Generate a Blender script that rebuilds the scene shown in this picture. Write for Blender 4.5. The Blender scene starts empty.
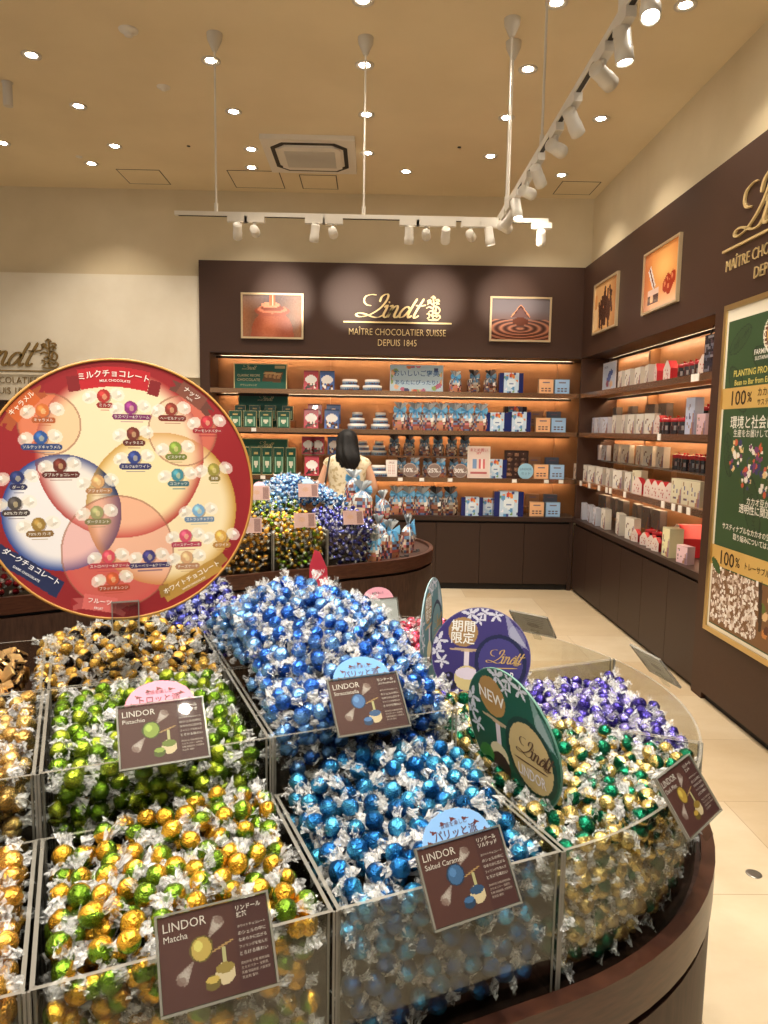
import bpy, math, random
import numpy as np
from mathutils import Vector, Matrix, Euler, noise

random.seed(11)
rng = np.random.default_rng(5)
PI = math.pi
COL = bpy.context.scene.collection
S = bpy.context.scene

def lin(c):
    c = np.asarray(c, float)
    if c.max() > 1.0: c = c / 255.0
    return np.where(c <= .04045, c / 12.92, ((c + .055) / 1.055) ** 2.4)
def L4(c): return tuple(float(x) for x in lin(c)) + (1.0,)

# ------------------------------------------------------------------ materials
MATS = {}
def new_mat(name):
    m = bpy.data.materials.new(name); m.use_nodes = True
    nt = m.node_tree; nt.nodes.clear()
    out = nt.nodes.new('ShaderNodeOutputMaterial')
    MATS[name] = m
    return m, nt, out
def N(nt, t, **kw):
    n = nt.nodes.new(t)
    for k, v in kw.items():
        if k in n.inputs: n.inputs[k].default_value = v
        else: setattr(n, k, v)
    return n
def bsdf(nt, out, color=(.5,.5,.5,1), rough=.5, metal=0., **kw):
    b = nt.nodes.new('ShaderNodeBsdfPrincipled')
    b.inputs['Base Color'].default_value = color
    b.inputs['Roughness'].default_value = rough
    b.inputs['Metallic'].default_value = metal
    for k, v in kw.items(): b.inputs[k.replace('_', ' ')].default_value = v
    nt.links.new(b.outputs[0], out.inputs[0])
    return b
def simple(name, rgb, rough=.5, metal=0., **kw):
    m, nt, out = new_mat(name); bsdf(nt, out, L4(rgb), rough, metal, **kw); return m
def bump(nt, b, scale, strength, dist=.001, detail=3., coord='Object', stretch=None):
    tc = N(nt, 'ShaderNodeTexCoord'); no = N(nt, 'ShaderNodeTexNoise', Scale=scale, Detail=detail)
    if stretch:
        mp = N(nt, 'ShaderNodeMapping'); mp.inputs['Scale'].default_value = stretch
        nt.links.new(tc.outputs[coord], mp.inputs[0]); nt.links.new(mp.outputs[0], no.inputs['Vector'])
    else: nt.links.new(tc.outputs[coord], no.inputs['Vector'])
    bp = N(nt, 'ShaderNodeBump', Strength=strength, Distance=dist)
    nt.links.new(no.outputs['Fac'], bp.inputs['Height']); nt.links.new(bp.outputs[0], b.inputs['Normal'])
    return no
def two_tone(name, c1, c2, scale, rough=.5, stretch=None, lo=.35, hi=.65, bumps=0., metal=0., coat=0.):
    m, nt, out = new_mat(name); b = bsdf(nt, out, L4(c1), rough, metal)
    b.inputs['Coat Weight'].default_value = coat; b.inputs['Specular IOR Level'].default_value = .35
    tc = N(nt, 'ShaderNodeTexCoord'); mp = N(nt, 'ShaderNodeMapping')
    if stretch: mp.inputs['Scale'].default_value = stretch
    no = N(nt, 'ShaderNodeTexNoise', Scale=scale, Detail=5.)
    nt.links.new(tc.outputs['Object'], mp.inputs[0]); nt.links.new(mp.outputs[0], no.inputs['Vector'])
    cr = N(nt, 'ShaderNodeValToRGB'); e = cr.color_ramp.elements
    e[0].position = lo; e[0].color = L4(c1); e[1].position = hi; e[1].color = L4(c2)
    nt.links.new(no.outputs['Fac'], cr.inputs[0]); nt.links.new(cr.outputs[0], b.inputs['Base Color'])
    if bumps:
        bp = N(nt, 'ShaderNodeBump', Strength=bumps, Distance=.002)
        nt.links.new(no.outputs['Fac'], bp.inputs['Height']); nt.links.new(bp.outputs[0], b.inputs['Normal'])
    return m
def printed(name, rough, metal=0., coat=0.):
    m, nt, out = new_mat(name); b = bsdf(nt, out, (1,1,1,1), rough, metal)
    b.inputs['Coat Weight'].default_value = coat
    a = N(nt, 'ShaderNodeAttribute', attribute_name='Col')
    nt.links.new(a.outputs['Color'], b.inputs['Base Color']); return m
def emitter(name, rgb, strength):
    m, nt, out = new_mat(name)
    e = N(nt, 'ShaderNodeEmission', Strength=strength); e.inputs[0].default_value = L4(rgb)
    nt.links.new(e.outputs[0], out.inputs[0]); return m

PAPER = printed('printed_paper', .55)
GLOSS = printed('printed_gloss', .25, 0, .3)
FOILP = printed('printed_foil', .3, .8)
WALLB = two_tone('beige_plaster', (206,190,156), (212,196,163), 3., .85, bumps=.03)
CEILM = two_tone('ceiling_plaster', (222,206,172), (228,212,178), 2., .9)
WHITEP = two_tone('ivory_panel', (222,212,190), (228,219,199), 4., .6)
BROWN = two_tone('brown_laminate', (60,38,27), (66,43,31), 60., .5, stretch=(1,1,8), bumps=.02)
BROWN2 = two_tone('dark_brown_cabinet', (50,34,27), (55,38,30), 60., .45, stretch=(8,8,1))
SHELFBACK = two_tone('tan_shelf_backing', (136,94,60), (144,101,66), 8., .45)
WOOD = two_tone('dark_walnut', (46,28,22), (66,44,35), 14., .5, stretch=(6,6,1), bumps=.05, coat=.0)
WOODR = two_tone('walnut_rim', (56,32,24), (76,46,34), 22., .3, stretch=(1,1,6), bumps=.05, coat=.1)
BLACK = simple('black_recess', (14,11,10), .7)
LIPM = simple('bronze_lip', (150,116,88), .25, .85)
GOLD = simple('brushed_gold', (214,186,128), .32, .9)
GOLDP = simple('satin_gold_letters', (222,196,140), .45, .4)
GOLDD = simple('antique_gold_letters', (140,112,62), .4, .5)
PALEFR = simple('champagne_frame', (206,184,146), .35, .5)
WHITEM = simple('white_metal', (226,220,208), .4)
GREYM = simple('pale_plastic', (205,198,184), .45)
DARKG = simple('dark_slot', (42,36,30), .6)
SKIN = simple('skin', (205,158,128), .5, 0, Subsurface_Weight=.1)
HAIR = two_tone('black_hair', (8,6,6), (16,13,12), 40., .65, stretch=(6,6,1), bumps=.2)
BLOUSE = two_tone('cream_patterned_blouse', (226,214,184), (190,170,128), 28., .75, lo=.5, hi=.6)
TROUS = simple('dark_trousers', (38,36,42), .8)
STRAP = simple('black_strap', (20,18,20), .5)
LED = emitter('warm_led', (255,220,174), 22.)
LAMP = emitter('lamp_lens', (255,248,236), 26.)
WHITEL = simple('white_print', (245,242,236), .5)
INK = simple('dark_ink', (60,34,30), .5)
GOLDL = simple('pale_gold_print', (226,200,130), .45)
PINKL = simple('pink_print', (205,92,110), .5)
BLUEL = simple('blue_print', (50,80,140), .5)
CREAML = simple('cream_print', (240,226,190), .5)
GREENINK = simple('dark_leaf_ink', (34,62,34), .6)

def floor_mat():
    m, nt, out = new_mat('travertine_tiles'); b = bsdf(nt, out, L4((205,186,158)), .32)
    tc = N(nt, 'ShaderNodeTexCoord'); mp = N(nt, 'ShaderNodeMapping'); mp.inputs['Scale'].default_value = (1,1,1)
    mp.inputs['Location'].default_value = (.33, .21, 0)
    br = N(nt, 'ShaderNodeTexBrick'); br.offset = .5
    br.inputs['Color1'].default_value = L4((212,196,168)); br.inputs['Color2'].default_value = L4((198,176,142))
    br.inputs['Mortar'].default_value = L4((176,154,124)); br.inputs['Scale'].default_value = 1.
    br.inputs['Mortar Size'].default_value = .002; br.inputs['Brick Width'].default_value = 1.2; br.inputs['Row Height'].default_value = .6
    no = N(nt, 'ShaderNodeTexNoise', Scale=2.2, Detail=8., Roughness=.65)
    m2 = N(nt, 'ShaderNodeMapping'); m2.inputs['Scale'].default_value = (1, 1.6, 1)
    mx = N(nt, 'ShaderNodeMix', data_type='RGBA', blend_type='MULTIPLY'); mx.inputs['Factor'].default_value = 1.
    cr = N(nt, 'ShaderNodeValToRGB'); e = cr.color_ramp.elements
    e[0].position=.3; e[0].color=(.88,.84,.77,1); e[1].position=.62; e[1].color=(1,1,1,1)
    nt.links.new(tc.outputs['Object'], mp.inputs[0]); nt.links.new(mp.outputs[0], br.inputs['Vector'])
    nt.links.new(tc.outputs['Object'], m2.inputs[0]); nt.links.new(m2.outputs[0], no.inputs['Vector'])
    nt.links.new(no.outputs['Fac'], cr.inputs[0])
    nt.links.new(br.outputs['Color'], mx.inputs['A']); nt.links.new(cr.outputs[0], mx.inputs['B'])
    nt.links.new(mx.outputs['Result'], b.inputs['Base Color'])
    return m
FLOORM = floor_mat()

def clear_mat(name, tint, gloss_rough, face, edge, spec=1.0):
    """clear sheet: see-through head on, reflecting at a slant"""
    m, nt, out = new_mat(name)
    tr = N(nt, 'ShaderNodeBsdfTransparent'); tr.inputs[0].default_value = L4(tint)
    gl = N(nt, 'ShaderNodeBsdfGlossy', Roughness=gloss_rough); gl.inputs[0].default_value = (spec,)*3+(1,)
    fr = N(nt, 'ShaderNodeLayerWeight', Blend=.35)
    mr = N(nt, 'ShaderNodeMapRange'); mr.inputs['To Min'].default_value = face; mr.inputs['To Max'].default_value = edge
    mx = N(nt, 'ShaderNodeMixShader')
    nt.links.new(fr.outputs['Fresnel'], mr.inputs[0]); nt.links.new(mr.outputs[0], mx.inputs[0])
    nt.links.new(tr.outputs[0], mx.inputs[1]); nt.links.new(gl.outputs[0], mx.inputs[2])
    nt.links.new(mx.outputs[0], out.inputs[0]); return m
ACR = clear_mat('clear_acrylic', (240,241,239), .02, .0, .11)
ACRE = simple('acrylic_cut_edge', (150,146,136), .2, 0, Alpha=.6)
CELLO = None
def cello():
    m, nt, out = new_mat('clear_cellophane')
    b = bsdf(nt, out, L4((240,241,240)), .10); b.inputs['Specular IOR Level'].default_value = 1.0
    tc = N(nt, 'ShaderNodeTexCoord'); no = N(nt, 'ShaderNodeTexNoise', Scale=170., Detail=2.)
    mp = N(nt, 'ShaderNodeMapping'); mp.inputs['Scale'].default_value = (.35, 1, 1)
    mr = N(nt, 'ShaderNodeMapRange'); mr.inputs['From Min'].default_value=.38; mr.inputs['From Max'].default_value=.62
    mr.inputs['To Min'].default_value = .06; mr.inputs['To Max'].default_value = .52
    bp = N(nt, 'ShaderNodeBump', Strength=.8, Distance=.002)
    nt.links.new(tc.outputs['Object'], mp.inputs[0]); nt.links.new(mp.outputs[0], no.inputs['Vector'])
    nt.links.new(no.outputs['Fac'], mr.inputs[0]); nt.links.new(mr.outputs[0], b.inputs['Alpha'])
    nt.links.new(no.outputs['Fac'], bp.inputs['Height']); nt.links.new(bp.outputs[0], b.inputs['Normal'])
    return m
CELLO = cello()

def foil(name, c1, c2, split=0., soft=.12, rough=.24):
    """crumpled foil: c1 on the cap side, c2 around the back of the ball"""
    m, nt, out = new_mat(name); b = bsdf(nt, out, L4(c1), rough, .88)
    tc = N(nt, 'ShaderNodeTexCoord'); sx = N(nt, 'ShaderNodeSeparateXYZ')
    nt.links.new(tc.outputs['Object'], sx.inputs[0])
    no = N(nt, 'ShaderNodeTexNoise', Scale=110., Detail=3.); nt.links.new(tc.outputs['Object'], no.inputs['Vector'])
    ad = N(nt, 'ShaderNodeMath', operation='MULTIPLY_ADD'); ad.inputs[1].default_value = 80.
    nt.links.new(sx.outputs['Z'], ad.inputs[0]); nt.links.new(no.outputs['Fac'], ad.inputs[2])
    mr = N(nt, 'ShaderNodeMapRange'); mr.inputs['From Min'].default_value = .5+split-soft; mr.inputs['From Max'].default_value = .5+split+soft
    nt.links.new(ad.outputs[0], mr.inputs[0])
    mx = N(nt, 'ShaderNodeMix', data_type='RGBA'); mx.inputs['A'].default_value = L4(c2); mx.inputs['B'].default_value = L4(c1)
    nt.links.new(mr.outputs[0], mx.inputs['Factor'])
    oi = N(nt, 'ShaderNodeObjectInfo'); hs = N(nt, 'ShaderNodeHueSaturation')
    m3 = N(nt, 'ShaderNodeMapRange'); m3.inputs['To Min'].default_value = .75; m3.inputs['To Max'].default_value = 1.2
    nt.links.new(oi.outputs['Random'], m3.inputs[0]); nt.links.new(m3.outputs[0], hs.inputs['Value'])
    nt.links.new(mx.outputs['Result'], hs.inputs['Color']); nt.links.new(hs.outputs[0], b.inputs['Base Color'])
    n2 = N(nt, 'ShaderNodeTexNoise', Scale=300., Detail=2.); nt.links.new(tc.outputs['Object'], n2.inputs['Vector'])
    bp = N(nt, 'ShaderNodeBump', Strength=.8, Distance=.0025)
    nt.links.new(n2.outputs['Fac'], bp.inputs['Height']); nt.links.new(bp.outputs[0], b.inputs['Normal'])
    return m

# ------------------------------------------------------------------ mesh builder
class MB:
    def __init__(s): s.v=[]; s.f=[]; s.m=[]; s.c=[]; s.sm=[]; s.X=None
    def add(s, vs, fs, m=0, c=(255,255,255), smooth=False):
        o = len(s.v)
        if s.X is not None: vs = [s.X @ Vector(v) for v in vs]
        s.v += [tuple(v) for v in vs]
        for k, f in enumerate(fs):
            s.f.append(tuple(i+o for i in f)); s.m.append(m)
            s.c.append(c[k] if isinstance(c, list) else c); s.sm.append(smooth)
        return s
    def box(s, x0,x1,y0,y1,z0,z1, m=0, c=(255,255,255)):
        vs=[(x,y,z) for x in (x0,x1) for y in (y0,y1) for z in (z0,z1)]
        return s.add(vs, [(0,1,3,2),(4,6,7,5),(0,4,5,1),(2,3,7,6),(0,2,6,4),(1,5,7,3)], m, c)
    def prism(s, pts, z0, z1, m=0, c=(255,255,255), mside=None, smooth=False):
        n=len(pts); vs=[(p[0],p[1],z0) for p in pts]+[(p[0],p[1],z1) for p in pts]
        s.add(vs, [tuple(range(n))[::-1], tuple(range(n,2*n))], m, c)
        return s.add(vs, [(i,(i+1)%n,n+(i+1)%n,n+i) for i in range(n)], m if mside is None else mside, c, smooth)
    def ringwall(s, outer, inner, z0, z1, m=0, mtop=None, c=(255,255,255), smooth=True):
        n=len(outer)
        vs=[(p[0],p[1],z0) for p in outer]+[(p[0],p[1],z1) for p in outer]+[(p[0],p[1],z0) for p in inner]+[(p[0],p[1],z1) for p in inner]
        J=lambda i:(i+1)%n
        s.add(vs,[(i,J(i),n+J(i),n+i) for i in range(n)],m,c,smooth)
        s.add(vs,[(2*n+J(i),2*n+i,3*n+i,3*n+J(i)) for i in range(n)],m,c,smooth)
        s.add(vs,[(n+i,n+J(i),3*n+J(i),3*n+i) for i in range(n)],m if mtop is None else mtop,c)
        s.add(vs,[(J(i),i,2*n+i,2*n+J(i)) for i in range(n)],m,c)
        return s
    def lathe(s, prof, seg=24, m=0, c=(255,255,255), cx=0, cy=0, smooth=True, cap=True):
        vs=[]; 
        for r,z in prof:
            for i in range(seg):
                t=2*PI*i/seg; vs.append((cx+r*math.cos(t),cy+r*math.sin(t),z))
        fs=[]
        for k in range(len(prof)-1):
            for i in range(seg):
                j=(i+1)%seg; fs.append((k*seg+i,k*seg+j,(k+1)*seg+j,(k+1)*seg+i))
        s.add(vs,fs,m,c,smooth)
        if cap:
            s.add(vs,[tuple(range(seg))[::-1],tuple((len(prof)-1)*seg+i for i in range(seg))],m,c)
        return s
    def tube(s, p, q, r, m=0, c=(255,255,255), seg=10, r2=None):
        p=Vector(p);q=Vector(q);d=(q-p).normalized();a=d.orthogonal().normalized();b=d.cross(a);r2=r if r2 is None else r2
        vs=[p+a*r*math.cos(2*PI*i/seg)+b*r*math.sin(2*PI*i/seg) for i in range(seg)]+[q+a*r2*math.cos(2*PI*i/seg)+b*r2*math.sin(2*PI*i/seg) for i in range(seg)]
        s.add(vs,[(i,(i+1)%seg,seg+(i+1)%seg,seg+i) for i in range(seg)],m,c,True)
        return s.add(vs,[tuple(range(seg))[::-1],tuple(range(seg,2*seg))],m,c)
    def path(s, pts, r, m=0, c=(255,255,255), seg=6):
        for a,b in zip(pts,pts[1:]): s.tube(a,b,r,m,c,seg)
        return s
    def build(s, name, mats, parent=None, loc=None, rot=None):
        me=bpy.data.meshes.new(name); me.from_pydata(s.v,[],s.f)
        if not isinstance(mats,(list,tuple)): mats=[mats]
        for m in mats: me.materials.append(m)
        me.polygons.foreach_set('material_index', s.m); me.polygons.foreach_set('use_smooth', s.sm)
        ca=me.color_attributes.new('Col','FLOAT_COLOR','CORNER')
        tot=np.array([len(f) for f in s.f]); C=lin(np.array(s.c,float)/255.)
        C=np.concatenate([C,np.ones((len(C),1))],1); ca.data.foreach_set('color',np.repeat(C,tot,0).astype(np.float32).ravel())
        me.update()
        o=bpy.data.objects.new(name,me); COL.objects.link(o)
        if parent: o.parent=parent
        if loc is not None: o.location=loc
        if rot is not None: o.rotation_euler=rot
        return o

def tag(o, label=None, cat=None, group=None, kind=None):
    if label: o['label']=label
    if cat: o['category']=cat
    if group: o['group']=group
    if kind: o['kind']=kind
    return o
def thing(name, label, cat, loc=(0,0,0), rotz=0, group=None):
    o=bpy.data.objects.new(name,None); COL.objects.link(o); o.empty_display_size=.05
    o.location=loc; o.rotation_euler=(0,0,rotz); return tag(o,label,cat,group)
def dup(root, loc, rotz=None, label=None, group=None):
    r=root.copy(); COL.objects.link(r); r.location=loc
    if rotz is not None: r.rotation_euler=(0,0,rotz)
    if label: r['label']=label
    if group: r['group']=group
    for ch in list(root.children):
        c=ch.copy(); COL.objects.link(c); c.parent=r
        for g in ch.children:
            d=g.copy(); COL.objects.link(d); d.parent=c
    return r
def struct(name, mb, m): return tag(mb.build(name,m),kind='structure')

# ------------------------------------------------------------------ text as mesh
TC={}
def text_geo(s, bold=0.):
    if (s,bold) in TC: return TC[(s,bold)]
    cu=bpy.data.curves.new('t','FONT'); cu.body=s; cu.size=1.; cu.align_x='CENTER'; cu.align_y='CENTER'
    cu.resolution_u=2; cu.offset=bold; cu.space_line=.95
    o=bpy.data.objects.new('t',cu); COL.objects.link(o)
    dg=bpy.context.evaluated_depsgraph_get(); me=bpy.data.meshes.new_from_object(o.evaluated_get(dg))
    vs=np.array([v.co[:2] for v in me.vertices]).reshape(-1,2); fs=[tuple(p.vertices) for p in me.polygons]
    bpy.data.objects.remove(o); bpy.data.curves.remove(cu); bpy.data.meshes.remove(me)
    TC[(s,bold)]=(vs,fs); return vs,fs
def text(mb, s, size, x, y, z=0., rot=0., m=0, c=(255,255,255), width=None, align='C', bend=None, bold=0., depth=0., maxw=None):
    """flat text in the local XY plane of mb; bend = radius of the baseline arc"""
    vs,fs=text_geo(s,bold)
    if len(vs)==0: return
    vs=vs.copy()*size
    w0=vs[:,0].max()-vs[:,0].min(); vs[:,0]-= (vs[:,0].max()+vs[:,0].min())/2; vs[:,1]-=(vs[:,1].max()+vs[:,1].min())/2
    if maxw and w0>maxw: vs*=maxw/w0; w0=maxw
    if width: vs[:,0]*=width/w0; w0=width
    if align=='L': vs[:,0]+=w0/2
    if bend:
        a=vs[:,0]/bend; R=bend+vs[:,1]; vs=np.stack([R*np.sin(a),R*np.cos(a)-bend],1)
    cr,sr=math.cos(rot),math.sin(rot)
    P=[(x+a*cr-b*sr,y+a*sr+b*cr,z) for a,b in vs]
    mb.add(P,fs,m,c)
    if depth:
        mb.add([(p[0],p[1],p[2]-depth) for p in P],[f[::-1] for f in fs],m,c)
        ec={}
        for f in fs:
            for i in range(len(f)):
                e=(f[i],f[(i+1)%len(f)]); ec[e]=1
        n=len(P); VV=P+[(p[0],p[1],p[2]-depth) for p in P]
        mb.add(VV,[(b,a,n+a,n+b) for (a,b) in ec if (b,a) not in ec],m,c)

def stroke(mb, pts, w, z=0., nib=.9, m=0, c=(255,255,255), depth=.0, closed=False, minw=.32, sub=8):
    """broad-nib pen stroke through pts (Catmull-Rom), flat or with depth"""
    P=[np.array(p,float) for p in pts]; P=[2*P[0]-P[1]]+P+[2*P[-1]-P[-2]]; Q=[]
    for i in range(1,len(P)-2):
        for k in range(sub):
            t=k/sub; a,b,cc,d=P[i-1:i+3]
            Q.append(.5*((2*b)+(-a+cc)*t+(2*a-5*b+4*cc-d)*t*t+(-a+3*b-3*cc+d)*t**3))
    Q.append(P[-2]); V=[]
    for i,q in enumerate(Q):
        d=Q[min(i+1,len(Q)-1)]-Q[max(i-1,0)]; l=np.hypot(*d)+1e-9; d=d/l; n=np.array([-d[1],d[0]])
        ang=math.atan2(d[1],d[0]); ww=w*(minw+(1-minw)*abs(math.sin(ang-nib)))/2
        if i in (0,len(Q)-1): ww*=.4
        V+= [q+n*ww,q-n*ww]
    k=len(Q); top=[(v[0],v[1],z) for v in V]
    mb.add(top,[(2*i,2*i+1,2*i+3,2*i+2) for i in range(k-1)],m,c)
    if depth:
        bot=[(v[0],v[1],z-depth) for v in V]; n=2*k; VV=top+bot
        mb.add(VV,[(2*i+2,2*i,n+2*i,n+2*i+2) for i in range(k-1)]+[(2*i+1,2*i+3,n+2*i+3,n+2*i+1) for i in range(k-1)],m,c)

def script_logo(mb, x, y, h, z=0., m=0, c=(255,255,255), depth=0., ratio=1.):
    """the cursive word, cap height h, left-bottom at x,y"""
    T=lambda ps:[(x+p[0]*h*ratio,y+p[1]*h) for p in ps]; w=.098*h; K=dict(z=z,nib=.15,m=m,c=c,depth=depth,minw=.22)
    q=lambda ps:T([((px-100)/140,(240-py)/140) for px,py in ps])
    stroke(mb,q([(192,170),(162,164),(146,142),(156,114),(192,102),(224,104)]),w*.75,**K)
    stroke(mb,q([(244,146),(256,116),(280,99),(297,104),(288,134),(256,176),(214,208),(166,231),(118,238),(97,228),(112,216),(150,220),(200,238),(236,240),(264,226)]),w,**K)
    for ps in ([(272,178),(292,166),(284,192),(268,226),(280,240),(300,224)],[(306,172),(324,168),(314,198),(294,240)],[(300,222),(326,184),(350,168),(356,182),(336,226),(346,240),(366,224)],
               [(438,188),(418,173),(394,186),(372,214),(370,236),(392,233),(420,206),(438,182)],[(480,122),(452,166),(424,220),(426,239),(446,226)],[(522,122),(490,172),(462,222),(464,240),(490,226)]):
        stroke(mb,q(ps),w*1.15,**K)
    stroke(mb,q([(470,163),(500,166),(534,160)]),w*.5,z=z,nib=PI/2,m=m,c=c,depth=depth); stroke(mb,q([(300,150),(308,144)]),w*1.2,**K)
def crest(mb, x, y, h, z=0., m=0, c=(255,255,255), depth=0.):
    """heraldic winged beast standing on scrolls"""
    T=lambda ps:[(x+p[0]*h,y+p[1]*h) for p in ps]; K=dict(z=z,nib=.7,m=m,c=c,depth=depth,minw=.5,sub=5); w=.062*h
    for ps in ([(.32,.0),(.30,.3),(.34,.62),(.30,.98)],[(.20,.88),(.31,.95),(.42,.86)],[(.05,.60),(.18,.70),(.30,.62),(.42,.70),(.58,.64)],
               [(.02,.45),(.14,.52),(.30,.46)],[(.34,.56),(.50,.52),(.60,.40),(.54,.26),(.42,.30),(.46,.42)],
               [(.06,.04),(.16,.10),(.14,.24),(.04,.22)],[(.34,.02),(.50,.00),(.62,.08),(.56,.18),(.48,.12)],
               [(.12,.30),(.24,.36),(.36,.28),(.52,.22)],[(.05,.75),(.16,.80),(.24,.74)],[(.40,.80),(.52,.82),(.58,.74)],[(.10,.0),(.3,-.03),(.55,-.02)],[(.22,.22),(.30,.14),(.42,.16),(.50,.10)],[(.16,.66),(.10,.72),(.20,.74)],[(.44,.60),(.52,.70),(.44,.74)],[(.36,.34),(.44,.46),(.40,.56)]):
        stroke(mb,T(ps),w,**K)

# ------------------------------------------------------------------ painted artwork (printed colours on a fine grid)
class Canvas:
    def __init__(s,x0,x1,y0,y1,nx,ny):
        s.x0,s.x1,s.y0,s.y1,s.nx,s.ny=x0,x1,y0,y1,nx,ny
        xs=x0+(np.arange(nx)+.5)*(x1-x0)/nx; ys=y0+(np.arange(ny)+.5)*(y1-y0)/ny
        s.X,s.Y=np.meshgrid(xs,ys); s.C=np.ones((ny,nx,3))*255.; s.keep=np.ones((ny,nx),bool)
    def mix(s,a,c):
        a=np.clip(a,0,1)[...,None]; c=np.asarray(c,float); s.C=s.C*(1-a)+c*a
    def fill(s,c): s.C[:]=c
    def disc(s,x,y,r,c,a=1.,ry=None,rot=0.,soft=.0):
        dx=s.X-x; dy=s.Y-y; cr,sr=math.cos(rot),math.sin(rot); u=dx*cr+dy*sr; v=-dx*sr+dy*cr
        d=np.sqrt((u/r)**2+(v/(ry or r))**2); k=(d<1).astype(float) if not soft else np.clip((1-d)/soft,0,1); s.mix(k*a,c); return d
    def ring(s,x,y,r,w,c,a=1.,ry=None):
        d=np.sqrt(((s.X-x))**2+((s.Y-y)*(r/(ry or r)))**2); s.mix((abs(d-r)<w)*a,c)
    def rect(s,x,y,w,h,c,a=1.,rot=0.):
        dx=s.X-x; dy=s.Y-y; cr,sr=math.cos(rot),math.sin(rot); u=dx*cr+dy*sr; v=-dx*sr+dy*cr
        s.mix(((abs(u)<w/2)&(abs(v)<h/2))*a,c)
    def tri(s,p,c,a=1.):
        k=np.ones_like(s.X,bool)
        ar=(p[1][0]-p[0][0])*(p[2][1]-p[0][1])-(p[1][1]-p[0][1])*(p[2][0]-p[0][0])
        for i in range(3):
            q,r=p[i],p[(i+1)%3]; e=(r[0]-q[0])*(s.Y-q[1])-(r[1]-q[1])*(s.X-q[0]); k&=(e*ar>=0)
        s.mix(k*a,c)
    def noise(s,amp,seed=0):
        s.C=np.clip(s.C+np.random.default_rng(seed).normal(0,amp,s.C.shape[:2])[...,None],0,255)
    def to(s,mb,w,h,z=0.,m=0,keep=None,cx=0.,cy=0.):
        """lay the canvas on a w x h rectangle centred on cx,cy in mb's local XY plane (y up)"""
        nx,ny=s.nx,s.ny
        vs=[(cx-w/2+w*i/nx,cy+h/2-h*j/ny,z) for j in range(ny+1) for i in range(nx+1)]
        fs=[];cs=[]
        for j in range(ny):
            for i in range(nx):
                if keep is not None and not keep[j,i]: continue
                a=j*(nx+1)+i; fs.append((a+nx+1,a+nx+2,a+1,a)); cs.append(tuple(s.C[j,i]))
        used=sorted({i for f in fs for i in f}); mp={k:i for i,k in enumerate(used)}
        mb.add([vs[i] for i in used],[tuple(mp[i] for i in f) for f in fs],m,cs)

def frame_matrix(o, right, up):
    r=Vector(right).normalized(); u=Vector(up); u=(u-r*u.dot(r)).normalized(); n=r.cross(u)
    M=Matrix((( r.x,u.x,n.x,o[0]),(r.y,u.y,n.y,o[1]),(r.z,u.z,n.z,o[2]),(0,0,0,1))); return M
def place(o, origin, right, up):
    o.matrix_world=frame_matrix(origin,right,up); return o

def sparkle_candy(cv,x,y,col,r=20,ang=0.):
    """printed picture of a twist-wrapped chocolate"""
    c,s=math.cos(ang),math.sin(ang)
    for sg in (-1,1):
        cx,cy=x+sg*c*r*2.1,y+sg*s*r*2.1-4*sg*0
        cv.disc(cx,cy,r*1.15,(240,234,220),.7,r*.95,.5*sg); cv.disc(cx+4*sg,cy-4,r*.5,(252,250,244),.8,r*.3,.7); cv.disc(cx+3*sg,cy+6,r*.6,(186,174,156),.55,r*.2,-.5)
        cv.tri([(x+sg*c*r*.8,y+sg*s*r*.8),(cx,cy-r*.8),(cx,cy+r*.8)],(224,214,196),.7)
    col=np.array(col,float)
    cv.disc(x+2,y+3,r*1.05,(60,40,30),.35); cv.disc(x,y,r,col); cv.disc(x-r*.25,y-r*.3,r*.55,np.minimum(col*1.35+25,255),.7,soft=.6)
    cv.disc(x+r*.15,y+r*.15,r*.35,(235,215,160),.55,r*.45)

# ================================================================== ROOM
D=6.717; XR=1.914; ZC=3.607; ZT=2.989; ZH=2.187; ZCNT=.70
struct('floor', MB().box(-9,2.4,-3,7.4,-.05,0), FLOORM)
struct('ceiling', MB().box(-9,2.4,-3,7.4,ZC,ZC+.08), CEILM)
wb=MB(); wb.box(-9,-1.586,6.78,7.35,0,ZC); wb.box(-1.586,2.4,6.78,7.35,ZT+.001,ZC); wb.box(-1.586,2.4,7.12,7.35,0,ZT+.001)
struct('wall_back', wb, WALLB)
wr=MB(); wr.box(1.985,2.4,-3,6.78,ZT+.001,ZC); wr.box(2.3,2.4,3.9,7.12,0,ZT+.001); wr.box(1.985,2.4,-3,3.9,0,ZT+.001)
struct('wall_right', wr, WALLB)
# ivory panel on the left of the back wall
ip=MB(); ip.box(-6.5,-1.59,6.742,6.78,1.965,2.853); ip.box(-6.5,-2.75,6.742,6.78,1.715,1.965); ip.box(-6.5,-1.59,6.728,6.78,1.945,1.965)
struct('trim_ivory_panel', ip, WHITEP)
ob=MB(); ob.box(-6.5,-3.37,6.72,6.78,.0,1.70); ob.box(-6.5,-3.37,6.70,6.78,1.70,1.713)
struct('trim_dark_unit', ob, BROWN)

# flooring spots
for (x,y) in ((1.13,2.06),(1.36,1.60),(1.05,4.6),(.62,5.7)):
    pass
fl0=None
for (x,y,l) in ((1.335,2.30,'small round steel floor outlet cover near the poster wall'),(1.42,1.78,'small round steel floor outlet cover nearest the camera')):
    o=MB().lathe([(.026,0),(.026,.002),(.02,.003)],20).build('floor_cover',simple('steel_cover',(150,146,138),.3,.8) if fl0 is None else fl0.data.materials[0],loc=(x,y,0))
    fl0=fl0 or o; tag(o,l,'floor cover','round covers set in the floor')

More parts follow.
